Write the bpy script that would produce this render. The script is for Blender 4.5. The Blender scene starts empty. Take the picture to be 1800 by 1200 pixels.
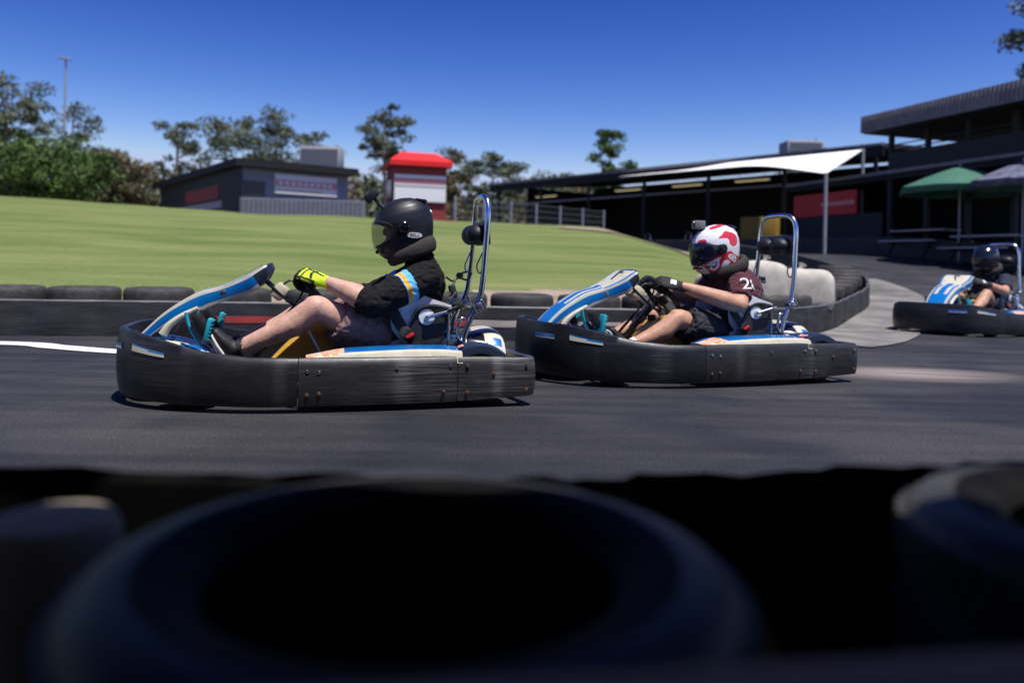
import bpy, bmesh, math, random
import numpy as np
from mathutils import Vector, Matrix, noise
V = Vector
R = math.radians
random.seed(11)
S = bpy.context.scene
COL = S.collection

# ------------------------------------------------------------------ camera numbers
FPX, HC, PPX, PPY, ROLL = 1400.0, 0.70, 900.0, 462.0, R(1.2)
def ray(px, py):
    dx, dy = px-PPX, py-PPY
    u = dx*math.cos(ROLL)+dy*math.sin(ROLL); v = -dx*math.sin(ROLL)+dy*math.cos(ROLL)
    return u/FPX, -v/FPX
def at(px, py, Y):                       # point of the place seen at a photo position, Y metres away
    a, b = ray(px, py); return V((a*Y, Y, HC+b*Y))
def ground_at(px, py, z=0.0):
    a, b = ray(px, py); Y = (z-HC)/b; return V((a*Y, Y, z))

# ------------------------------------------------------------------ materials
def nodes_of(m):
    m.use_nodes = True
    return m.node_tree.nodes, m.node_tree.links
def mat(name, col, rough=0.6, metal=0.0, var=0.12, scale=8.0, bump=0.0, bscale=60.0, col2=None, stretch=(1,1,1), spec=0.5,
        coat=0.0, trans=0.0, sss=0.0, detail=6.0, lo=0.35, hi=0.65, rvar=0.0, sheen=0.0, ior=1.45):
    m = bpy.data.materials.new(name); N, L = nodes_of(m)
    b = N['Principled BSDF']
    b.inputs['Roughness'].default_value = rough; b.inputs['Metallic'].default_value = metal
    b.inputs['Specular IOR Level'].default_value = spec
    b.inputs['Coat Weight'].default_value = coat; b.inputs['Coat Roughness'].default_value = 0.08
    b.inputs['Transmission Weight'].default_value = trans; b.inputs['IOR'].default_value = ior
    if sheen: b.inputs['Sheen Weight'].default_value = sheen
    if sss:
        b.inputs['Subsurface Weight'].default_value = sss; b.inputs['Subsurface Scale'].default_value = 0.02
        b.inputs['Subsurface Radius'].default_value = (1.0, 0.35, 0.2)
    tc = N.new('ShaderNodeTexCoord'); mp = N.new('ShaderNodeMapping'); mp.inputs['Scale'].default_value = stretch
    L.new(tc.outputs['Object'], mp.inputs['Vector'])
    n = N.new('ShaderNodeTexNoise'); n.inputs['Scale'].default_value = scale; n.inputs['Detail'].default_value = detail
    n.inputs['Roughness'].default_value = 0.62
    L.new(mp.outputs['Vector'], n.inputs['Vector'])
    r = N.new('ShaderNodeValToRGB'); r.color_ramp.elements[0].position = lo; r.color_ramp.elements[1].position = hi
    c = V(col[:3]); c2 = V(col2[:3]) if col2 else None
    a0 = c*(1-var) if c2 is None else c; a1 = c*(1+var) if c2 is None else c2
    r.color_ramp.elements[0].color = (*a0, 1); r.color_ramp.elements[1].color = (*[min(1, x) for x in a1], 1)
    L.new(n.outputs['Fac'], r.inputs['Fac']); L.new(r.outputs['Color'], b.inputs['Base Color'])
    if rvar:
        mr = N.new('ShaderNodeMapRange'); mr.inputs['To Min'].default_value = max(0, rough-rvar); mr.inputs['To Max'].default_value = min(1, rough+rvar)
        n3 = N.new('ShaderNodeTexNoise'); n3.inputs['Scale'].default_value = scale*1.7; n3.inputs['Detail'].default_value = 5
        L.new(mp.outputs['Vector'], n3.inputs['Vector']); L.new(n3.outputs['Fac'], mr.inputs['Value']); L.new(mr.outputs['Result'], b.inputs['Roughness'])
    if bump:
        n2 = N.new('ShaderNodeTexNoise'); n2.inputs['Scale'].default_value = bscale; n2.inputs['Detail'].default_value = 6
        L.new(mp.outputs['Vector'], n2.inputs['Vector'])
        bp = N.new('ShaderNodeBump'); bp.inputs['Strength'].default_value = bump; bp.inputs['Distance'].default_value = 0.02
        L.new(n2.outputs['Fac'], bp.inputs['Height']); L.new(bp.outputs['Normal'], b.inputs['Normal'])
    return m

M = {}
def mk(k, *a, **kw): M[k] = mat(k, *a, **kw)
mk('black_plastic', (.013,.013,.015), .42, scale=3.2, bump=.10, bscale=9, stretch=(1,1,14), col2=(.075,.075,.077), lo=.42, hi=.78, rvar=.14, spec=.45, detail=9)
mk('dark_plastic', (.008,.008,.011), .40, col2=(.030,.030,.034), scale=3.2, stretch=(1,1,12), lo=.45, hi=.85, bump=.09, bscale=9, rvar=.12, spec=.45, detail=9)
mk('rust', (.10,.045,.022), .8, scale=90, var=.4)
mk('steel', (.45,.45,.44), .32, 1.0, scale=40)
mk('chrome', (.74,.74,.74), .19, 1.0, var=.03, scale=20, rvar=.05)
mk('dark_metal', (.03,.03,.032), .35, .9, scale=30)
mk('rubber', (.012,.012,.013), .62, col2=(.032,.031,.030), scale=12, bump=.25, bscale=120, rvar=.1)
mk('blue_paint', (.003,.13,.42), .25, coat=.5, scale=9, col2=(.006,.17,.48), rvar=.08)
mk('cream_paint', (.50,.46,.33), .36, coat=.3, scale=14, col2=(.60,.57,.45), rvar=.08)
mk('white_paint', (.74,.74,.74), .35, coat=.3, scale=10, var=.05)
mk('navy_plastic', (.012,.02,.04), .4, scale=9)
mk('teal_paint', (.02,.33,.42), .4, scale=30)
mk('orange_print', (.72,.20,.08), .45, col2=(.70,.55,.42), scale=42, lo=.45, hi=.55)
mk('red_print', (.55,.06,.06), .45, col2=(.75,.62,.62), scale=60, lo=.48, hi=.54)
mk('red_plastic', (.60,.02,.02), .4, scale=20)
mk('tank_plastic', (.56,.31,.04), .40, scale=6, col2=(.68,.42,.09), sss=.15)
mk('seat_shell', (.74,.74,.76), .35, scale=6, var=.06, coat=.2)
mk('black_leather', (.010,.010,.011), .5, scale=30, var=.3, bump=.15, bscale=150)
mk('belt_web', (.018,.018,.020), .75, scale=200, var=.3, bump=.2, bscale=400)
mk('skin_fair', (.52,.31,.235), .48, scale=22, var=.17, detail=10, sss=.12, bump=.14, bscale=120, spec=.35)
mk('skin_tan', (.46,.25,.165), .48, scale=22, var=.17, detail=10, sss=.12, bump=.14, bscale=120, spec=.35)
mk('black_knit', (.0065,.0065,.0075), .85, scale=30, var=.25, bump=.25, bscale=300, spec=.25)
mk('maroon_knit', (.065,.006,.014), .8, scale=24, var=.25, bump=.25, bscale=260, sheen=.1)
mk('navy_knit', (.012,.016,.035), .85, scale=24, var=.25, bump=.25, bscale=260)
mk('mauve_cotton', (.21,.130,.125), .85, scale=20, var=.2, bump=.25, bscale=240)
mk('charcoal_cotton', (.022,.023,.028), .85, scale=20, var=.2, bump=.25, bscale=240)
mk('foam_black', (.030,.026,.024), .9, scale=60, var=.25, bump=.3, bscale=260)
mk('helmet_matte', (.011,.012,.016), .42, scale=10, var=.12, spec=.5)
mk('helmet_gloss', (.008,.009,.012), .16, scale=10, var=.1, coat=.5)
mk('padding', (.008,.008,.009), .95, scale=60)
mk('badge_white', (.70,.69,.64), .35, scale=30, var=.05)
mk('badge_ink', (.03,.03,.035), .5, scale=30)
mk('lime_glove', (.50,.70,.012), .7, scale=70, var=.18, bump=.3, bscale=320)
mk('black_glove', (.011,.011,.012), .72, scale=60, var=.3, bump=.3, bscale=300)
mk('stripe_blue', (.10,.42,.72), .8, scale=60, var=.12)
mk('stripe_orange', (.80,.36,.03), .8, scale=60, var=.12)
mk('shoe_black', (.012,.012,.014), .6, scale=30, var=.3)
mk('sole_white', (.62,.61,.58), .7, scale=30)
mk('sock_white', (.68,.67,.66), .9, scale=90, bump=.3, bscale=200)
mk('white_print', (.75,.74,.74), .7, scale=50, var=.05)
mk('print_black', (.012,.012,.014), .6, scale=30)
mk('eye_white', (.75,.73,.70), .2, scale=10, var=.03)
def helmet_red_white():
    m = mat('helmet_red_white', (.8,.8,.8), .22, coat=.6, scale=10, var=.04)
    N, L = nodes_of(m); b = N['Principled BSDF']
    tc = N.new('ShaderNodeTexCoord'); mp = N.new('ShaderNodeMapping'); mp.inputs['Scale'].default_value = (7,16,9); mp.inputs['Rotation'].default_value = (.3,.5,.2)
    n = N.new('ShaderNodeTexNoise'); n.inputs['Scale'].default_value = .55; n.inputs['Detail'].default_value = 1.5; n.inputs['Distortion'].default_value = 1.6
    r = N.new('ShaderNodeValToRGB'); r.color_ramp.interpolation = 'CONSTANT'
    e = r.color_ramp.elements; e[0].position = 0; e[0].color = (.78,.77,.78,1); e[1].position = .49; e[1].color = (.62,.03,.045,1)
    x = e.new(.585); x.color = (.80,.80,.80,1); x = e.new(.645); x.color = (.05,.05,.06,1); x = e.new(.67); x.color = (.76,.76,.78,1)
    L.new(tc.outputs['Object'], mp.inputs['Vector']); L.new(mp.outputs['Vector'], n.inputs['Vector']); L.new(n.outputs['Fac'], r.inputs['Fac'])
    L.new(r.outputs['Color'], b.inputs['Base Color']); return m
M['helmet_red_white'] = helmet_red_white()
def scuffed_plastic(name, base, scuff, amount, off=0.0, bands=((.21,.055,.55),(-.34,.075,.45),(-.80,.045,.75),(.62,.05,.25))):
    m = mat(name, base, .40, scale=5, var=.25, bump=.05, bscale=30, rvar=.1, spec=.45)
    N, L = nodes_of(m); b = N['Principled BSDF']; ramp = [n for n in N if n.type == 'VALTORGB'][0]
    tc = N.new('ShaderNodeTexCoord'); out = []
    for sc, st, lo, hi in ((2.6, (1,1,.8), .46, .72), (6.0, (.7,.7,26), .42, .75), (16, (.5,.5,30), .60, .70)):
        mp = N.new('ShaderNodeMapping'); mp.inputs['Scale'].default_value = st; mp.inputs['Location'].default_value = (sc+off,1+off,2); L.new(tc.outputs['Object'], mp.inputs['Vector'])
        n = N.new('ShaderNodeTexNoise'); n.inputs['Scale'].default_value = sc; n.inputs['Detail'].default_value = 7; L.new(mp.outputs['Vector'], n.inputs['Vector'])
        mr = N.new('ShaderNodeMapRange'); mr.inputs['From Min'].default_value = lo; mr.inputs['From Max'].default_value = hi; L.new(n.outputs['Fac'], mr.inputs['Value']); out.append(mr.outputs['Result'])
    ml = N.new('ShaderNodeMath'); ml.operation = 'MULTIPLY'; L.new(out[0], ml.inputs[0]); L.new(out[1], ml.inputs[1])
    m2 = N.new('ShaderNodeMath'); m2.operation = 'MULTIPLY'; m2.inputs[1].default_value = .35; L.new(out[2], m2.inputs[0])
    ad = N.new('ShaderNodeMath'); ad.operation = 'ADD'; ad.use_clamp = True; L.new(ml.outputs['Value'], ad.inputs[0]); L.new(m2.outputs['Value'], ad.inputs[1])
    # pale upright bands at set places along the bumper's length
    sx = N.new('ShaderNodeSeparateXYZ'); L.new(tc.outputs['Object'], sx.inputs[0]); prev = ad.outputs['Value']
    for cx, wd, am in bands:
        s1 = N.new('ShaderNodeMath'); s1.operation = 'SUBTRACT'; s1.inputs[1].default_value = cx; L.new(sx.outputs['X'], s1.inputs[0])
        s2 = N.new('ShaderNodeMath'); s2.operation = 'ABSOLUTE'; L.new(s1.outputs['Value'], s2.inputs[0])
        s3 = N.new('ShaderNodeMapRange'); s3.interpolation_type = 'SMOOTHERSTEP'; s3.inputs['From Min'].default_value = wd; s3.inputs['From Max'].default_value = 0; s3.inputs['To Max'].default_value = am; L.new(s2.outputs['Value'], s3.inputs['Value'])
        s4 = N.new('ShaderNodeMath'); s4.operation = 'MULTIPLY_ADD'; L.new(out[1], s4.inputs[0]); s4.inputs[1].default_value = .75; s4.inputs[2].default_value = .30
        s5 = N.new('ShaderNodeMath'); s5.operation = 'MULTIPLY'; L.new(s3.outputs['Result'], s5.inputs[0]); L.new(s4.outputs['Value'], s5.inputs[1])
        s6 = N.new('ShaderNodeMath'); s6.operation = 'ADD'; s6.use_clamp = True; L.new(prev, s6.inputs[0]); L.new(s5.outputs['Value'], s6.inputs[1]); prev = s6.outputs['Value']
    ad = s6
    m3 = N.new('ShaderNodeMath'); m3.operation = 'MULTIPLY'; m3.inputs[1].default_value = amount; L.new(ad.outputs['Value'], m3.inputs[0])
    mx = N.new('ShaderNodeMixRGB'); mx.inputs['Color2'].default_value = (*scuff, 1); L.new(m3.outputs['Value'], mx.inputs['Fac']); L.new(ramp.outputs['Color'], mx.inputs['Color1']); L.new(mx.outputs['Color'], b.inputs['Base Color'])
    return m
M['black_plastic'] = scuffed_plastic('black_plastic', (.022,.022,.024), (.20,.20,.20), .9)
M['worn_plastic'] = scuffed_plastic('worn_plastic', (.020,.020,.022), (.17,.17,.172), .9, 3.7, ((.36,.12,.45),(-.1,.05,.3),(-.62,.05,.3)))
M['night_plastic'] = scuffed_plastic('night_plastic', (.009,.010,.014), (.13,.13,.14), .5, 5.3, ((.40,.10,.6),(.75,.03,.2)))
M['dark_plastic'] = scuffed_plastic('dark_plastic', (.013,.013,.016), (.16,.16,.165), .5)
def clear_plastic(name, tint, rough=.03, alpha=.25):
    m = bpy.data.materials.new(name); N, L = nodes_of(m); b = N['Principled BSDF']
    b.inputs['Base Color'].default_value = (*tint, 1); b.inputs['Roughness'].default_value = rough
    n = N.new('ShaderNodeTexNoise'); n.inputs['Scale'].default_value = 30
    mr = N.new('ShaderNodeMapRange'); mr.inputs['To Min'].default_value = alpha-.06; mr.inputs['To Max'].default_value = alpha+.06
    L.new(n.outputs['Fac'], mr.inputs['Value']); L.new(mr.outputs['Result'], b.inputs['Alpha'])
    return m
M['visor_clear'] = clear_plastic('visor_clear', (.012,.013,.013), alpha=.40)
M['visor_dark'] = clear_plastic('visor_dark', (.012,.014,.03), alpha=.9)

# ------------------------------------------------------------------ mesh builder
class MB:
    def __init__(s): s.v = []; s.f = []; s.m = []
    def add(s, vs, fs, mi=0):
        o = len(s.v); s.v += [V(x) for x in vs]
        for k, f in enumerate(fs):
            s.f.append([i+o for i in f]); s.m.append(mi[k] if isinstance(mi, (list, tuple)) else mi)
    def loft(s, rings, closed=True, caps=True, mi=0):
        n = len(rings[0]); vs = [p for r in rings for p in r]; fs = []; ms = []
        for i in range(len(rings)-1):
            for j in range(n if closed else n-1):
                k = (j+1) % n
                fs.append((i*n+j, i*n+k, (i+1)*n+k, (i+1)*n+j)); ms.append(mi(i, j) if callable(mi) else mi)
        if caps and closed:
            fs.append(tuple(range(n))[::-1]); ms.append(mi(0, 0) if callable(mi) else mi)
            fs.append(tuple((len(rings)-1)*n+j for j in range(n))); ms.append(mi(len(rings)-2, 0) if callable(mi) else mi)
        s.add(vs, fs, ms)
    def tube(s, pts, rad, seg=10, up=None, closed=False, mi=0, caps=True, round_end=False):
        pts = [V(p) for p in pts]; n = len(pts)
        rr = [(r if isinstance(r, (tuple, list)) else (r, r)) for r in (rad if isinstance(rad, list) else [rad]*n)]
        if round_end:
            a = (pts[0]-pts[1]).normalized(); b = (pts[-1]-pts[-2]).normalized()
            P0, R0, P1, R1 = [], [], [], []
            for q in (.25,.6,.9):
                e = math.sqrt(1-q*q)
                m0 = (rr[0][0]+rr[0][1])/2; m1 = (rr[-1][0]+rr[-1][1])/2
                P0.insert(0, pts[0]+a*m0*q); R0.insert(0, (rr[0][0]*e, rr[0][1]*e)); P1.append(pts[-1]+b*m1*q); R1.append((rr[-1][0]*e, rr[-1][1]*e))
            pts = P0+pts+P1; rr = R0+rr+R1; n = len(pts)
        rings = []; prev = None
        for i in range(n):
            if closed: t = pts[(i+1) % n]-pts[i-1]
            else: t = pts[min(i+1, n-1)]-pts[max(i-1, 0)]
            t.normalize()
            if up is not None: a = V(up)-t*V(up).dot(t)
            elif prev is None:
                a = V((0,0,1))-t*t.z
                if a.length < .2: a = V((0,1,0))-t*t.y
            else: a = prev-t*prev.dot(t)
            a.normalize(); prev = a; b = t.cross(a)
            rings.append([pts[i]+a*math.cos(2*math.pi*k/seg)*rr[i][0]+b*math.sin(2*math.pi*k/seg)*rr[i][1] for k in range(seg)])
        if closed: rings.append(rings[0])
        s.loft(rings, True, caps and not closed, mi)
    def box(s, c, d, rot=None, mi=0, bev=0.0):
        c = V(c); x, y, z = d[0]/2, d[1]/2, d[2]/2
        if bev <= 0:
            vs = [V((a*x, b*y, e*z)) for e in (-1,1) for b in (-1,1) for a in (-1,1)]
            fs = [(0,2,3,1),(4,5,7,6),(0,1,5,4),(2,6,7,3),(0,4,6,2),(1,3,7,5)]
        else:
            bev = min(bev, x*.95, y*.95, z*.95)
            bm = bmesh.new(); bmesh.ops.create_cube(bm, size=1)
            for q in bm.verts: q.co = V((q.co.x*2*x, q.co.y*2*y, q.co.z*2*z))
            bmesh.ops.bevel(bm, geom=bm.edges[:], offset=bev, segments=2, affect='EDGES', profile=.5)
            bm.verts.index_update(); vs = [q.co.copy() for q in bm.verts]; fs = [[w.index for w in f.verts] for f in bm.faces]; bm.free()
        if rot is not None: vs = [rot @ q for q in vs]
        s.add([q+c for q in vs], fs, mi)
    def prism(s, outline, depth, mi=0, mi_side=None):   # outline: coplanar points, depth: vector
        o = [V(p) for p in outline]; d = V(depth); n = len(o)
        s.add(o+[p+d for p in o], [tuple(range(n))[::-1], tuple(range(n, 2*n))]+[(i, (i+1) % n, n+(i+1) % n, n+i) for i in range(n)],
              [mi, mi]+[mi if mi_side is None else mi_side]*n)
    def revolve(s, prof, c, axis, seg=24, mi=0):        # prof: (radius, along)
        c = V(c); ax = V(axis).normalized(); a = ax.orthogonal().normalized(); b = ax.cross(a)
        rings = [[c+ax*h+(a*math.cos(2*math.pi*k/seg)+b*math.sin(2*math.pi*k/seg))*max(r, 1e-4) for k in range(seg)] for r, h in prof]
        s.loft(rings, True, True, mi)
    def blob(s, c, r, seg=12, rot=None, mi=0):
        c = V(c); rings = []
        for i in range(1, seg//2+2):
            t = math.pi*i/(seg//2+2)
            rings.append([c+((rot @ V((r[0]*math.sin(t)*math.cos(2*math.pi*k/seg), r[1]*math.sin(t)*math.sin(2*math.pi*k/seg), r[2]*math.cos(t)))) if rot
                          else V((r[0]*math.sin(t)*math.cos(2*math.pi*k/seg), r[1]*math.sin(t)*math.sin(2*math.pi*k/seg), r[2]*math.cos(t)))) for k in range(seg)])
        s.loft(rings, True, True, mi)
    def mesh(s, name):
        me = bpy.data.meshes.new(name); me.from_pydata([tuple(q) for q in s.v], [], s.f)
        me.polygons.foreach_set('material_index', s.m); return me
    def build(s, name, mats, parent=None, smooth=True, fix=True, angle=40):
        me = s.mesh(name)
        for k in ([mats] if isinstance(mats, str) else mats): me.materials.append(M[k])
        if fix:
            bm = bmesh.new(); bm.from_mesh(me); bmesh.ops.recalc_face_normals(bm, faces=bm.faces); bm.to_mesh(me); bm.free()
        if smooth: me.shade_smooth(); me.set_sharp_from_angle(angle=R(angle))
        o = bpy.data.objects.new(name, me); COL.objects.link(o)
        if parent is not None: o.parent = parent
        return o
def remeshed(mb, name, mats, parent, voxel, smooth=6, fold=0.0, fscale=(14,14,14), paint=None):
    me = mb.mesh('raw'); o = bpy.data.objects.new('raw', me); COL.objects.link(o)
    a = o.modifiers.new('r', 'REMESH'); a.mode = 'VOXEL'; a.voxel_size = voxel
    if smooth:
        b = o.modifiers.new('s', 'SMOOTH'); b.iterations = smooth; b.factor = .5
    dg = bpy.context.evaluated_depsgraph_get(); ev = o.evaluated_get(dg); out = bpy.data.meshes.new_from_object(ev)
    bpy.data.objects.remove(o); bpy.data.meshes.remove(me)
    if fold:
        out.calc_loop_triangles(); nr = [q.normal.copy() for q in out.vertices]
        for q, nn in zip(out.vertices, nr):
            p = V((q.co.x*fscale[0], q.co.y*fscale[1], q.co.z*fscale[2]))
            w = noise.noise(p)*.6+(1-abs(noise.noise(p*1.9+V((5,2,1)))*2))*.5-.25
            q.co += nn*w*fold
    out.materials.clear()
    for k in ([mats] if isinstance(mats, str) else mats): out.materials.append(M[k])
    for p in out.polygons: p.use_smooth = True
    if paint:
        for p in out.polygons: p.material_index = paint(p.center)
    out.name = name; o = bpy.data.objects.new(name, out); COL.objects.link(o); o.parent = parent
    return o
def spline(pts, n):                      # Catmull-Rom resample
    P = [V(p) for p in pts]; P = [P[0]*2-P[1]]+P+[P[-1]*2-P[-2]]; out = []
    m = len(P)-3
    for k in range(n):
        t = m*k/(n-1); i = min(int(t), m-1); t -= i
        a, b, c, d = P[i:i+4]
        out.append(.5*((2*b)+(c-a)*t+(2*a-5*b+4*c-d)*t*t+(3*b-a-3*c+d)*t**3))
    return out
def lerp(xs, ys, x):
    return float(np.interp(x, xs, ys))
def sstep(a, b, x):
    t = min(1, max(0, (x-a)/(b-a))); return t*t*(3-2*t)
def tag(o, label=None, cat=None, group=None, kind=None):
    if label: o['label'] = label
    if cat: o['category'] = cat
    if group: o['group'] = group
    if kind: o['kind'] = kind
    return o
def empty(name, loc, rz=0.0):
    o = bpy.data.objects.new(name, None); COL.objects.link(o); o.location = loc; o.rotation_euler = (0,0,rz); o.empty_display_size = .1
    return o
def copy_tree(o, parent=None):
    c = o.copy(); COL.objects.link(c)
    if parent is not None: c.parent = parent
    for ch in list(o.children): copy_tree(ch, c)
    return c
def text_mesh(txt, size, depth=.001):
    cu = bpy.data.curves.new('letters', 'FONT'); cu.body = txt; cu.size = size; cu.extrude = depth; cu.align_x = 'CENTER'; cu.align_y = 'CENTER'
    o = bpy.data.objects.new('letters', cu); COL.objects.link(o)
    me = bpy.data.meshes.new_from_object(o.evaluated_get(bpy.context.evaluated_depsgraph_get())); bpy.data.objects.remove(o)
    vs = [q.co.copy() for q in me.vertices]; fs = [tuple(p.vertices) for p in me.polygons]; bpy.data.meshes.remove(me)
    return vs, fs

# ------------------------------------------------------------------ world, sun, camera
SUN = V((.20,-.24,.94)).normalized()
w = bpy.data.worlds.new('World'); S.world = w; w.use_nodes = True
N, L = w.node_tree.nodes, w.node_tree.links
sky = N.new('ShaderNodeTexSky'); sky.sky_type = 'NISHITA'; sky.sun_disc = False
sky.sun_elevation = math.asin(SUN.z); sky.sun_rotation = math.atan2(SUN.x, SUN.y)
sky.altitude = 50; sky.air_density = 1.0; sky.dust_density = .9; sky.ozone_density = 3.2
sep = N.new('ShaderNodeSeparateColor'); cmb = N.new('ShaderNodeCombineColor'); L.new(sky.outputs['Color'], sep.inputs['Color'])
for ch, pw, mu, cap in (('Red',3.6,.0558,3.2),('Green',3.0,.0500,4.45),('Blue',2.1,.168,5.6)):
    p1 = N.new('ShaderNodeMath'); p1.operation = 'POWER'; p1.inputs[1].default_value = pw; p0 = N.new('ShaderNodeMath'); p0.operation = 'MINIMUM'; p0.inputs[1].default_value = cap; L.new(sep.outputs[ch], p0.inputs[0]); L.new(p0.outputs['Value'], p1.inputs[0])
    p2 = N.new('ShaderNodeMath'); p2.operation = 'MULTIPLY'; p2.inputs[1].default_value = mu; L.new(p1.outputs['Value'], p2.inputs[0]); L.new(p2.outputs['Value'], cmb.inputs[ch])
L.new(cmb.outputs['Color'], N['Background'].inputs['Color']); N['Background'].inputs['Strength'].default_value = .10
sun = bpy.data.lights.new('sun', 'SUN'); sun.energy = 4.6; sun.angle = R(.53); sun.color = (1,.96,.91)
so = bpy.data.objects.new('sun', sun); COL.objects.link(so); so.rotation_euler = SUN.to_track_quat('Z', 'Y').to_euler(); so.location = SUN*30
cam = bpy.data.cameras.new('camera'); co = bpy.data.objects.new('camera', cam); COL.objects.link(co); S.camera = co
cam.sensor_width = 36; cam.lens = FPX/1800*36; cam.clip_start = .05; cam.clip_end = 2000
cam.shift_y = (PPY-600)/1800
co.matrix_world = Matrix.Translation((0,0,HC)) @ Matrix.Rotation(R(90), 4, 'X') @ Matrix.Rotation(ROLL, 4, 'Z')
cam.dof.use_dof = True; cam.dof.focus_distance = 4.1; cam.dof.aperture_fstop = 1.35
S.view_settings.view_transform = 'Standard'; S.view_settings.look = 'None'; S.view_settings.exposure = 0.45; S.view_settings.gamma = 1
S.cycles.max_bounces = 6; S.cycles.transparent_max_bounces = 12
# ------------------------------------------------------------------ kart poses (local x = forward, y = left, z = up)
YAW1 = R(13)
def pose(yaw): return V((-math.cos(yaw), -math.sin(yaw), 0)), V((math.sin(yaw), -math.cos(yaw), 0))
_n = ground_at(575, 714, .03); _F, _L = pose(YAW1)
O1 = V((_n.x, _n.y, 0))-_L*.68
def make_local(O, yaw):
    F, Lf = pose(yaw)
    def k(px, py, l):                    # measured point on the plane l metres to the kart's left
        a, b = ray(px, py); d = V((a, 1, b)); t = (l+O.dot(Lf))/(V((a,1,0)).dot(Lf))
        P = d*t; return V(((P-O).dot(F), l, HC+b*t))
    return k
K = make_local(O1, YAW1)

def wall_strip(mb, path, ztop, zbot, thick, bulge=.012, nz=6, mi=0):
    # upright moulded strip along a plan path, rounded at its top lip
    n = len(path); rings = []
    for i in range(n):
        t = (path[min(i+1, n-1)]-path[max(i-1, 0)]); t = V((t.x, t.y, 0)).normalized(); nr = V((t.y, -t.x, 0))
        zt, zb = ztop(path[i]), zbot(path[i]); ring = []
        for k in range(nz+1):
            q = k/nz; off = bulge*math.sin(math.pi*min(1, max(0, q)))**.6 if 0 < q < 1 else 0
            ring.append(path[i]+nr*off+V((0,0,zb+(zt-zb)*q)))
        ring.append(path[i]-nr*thick*.35+V((0,0,zt+.006))); ring.append(path[i]-nr*thick+V((0,0,zt)))
        ring.append(path[i]-nr*thick+V((0,0,zb+(zt-zb)*.5))); ring.append(path[i]-nr*thick+V((0,0,zb)))
        rings.append(ring)
    mb.loft(rings, True, True, mi)

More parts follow.
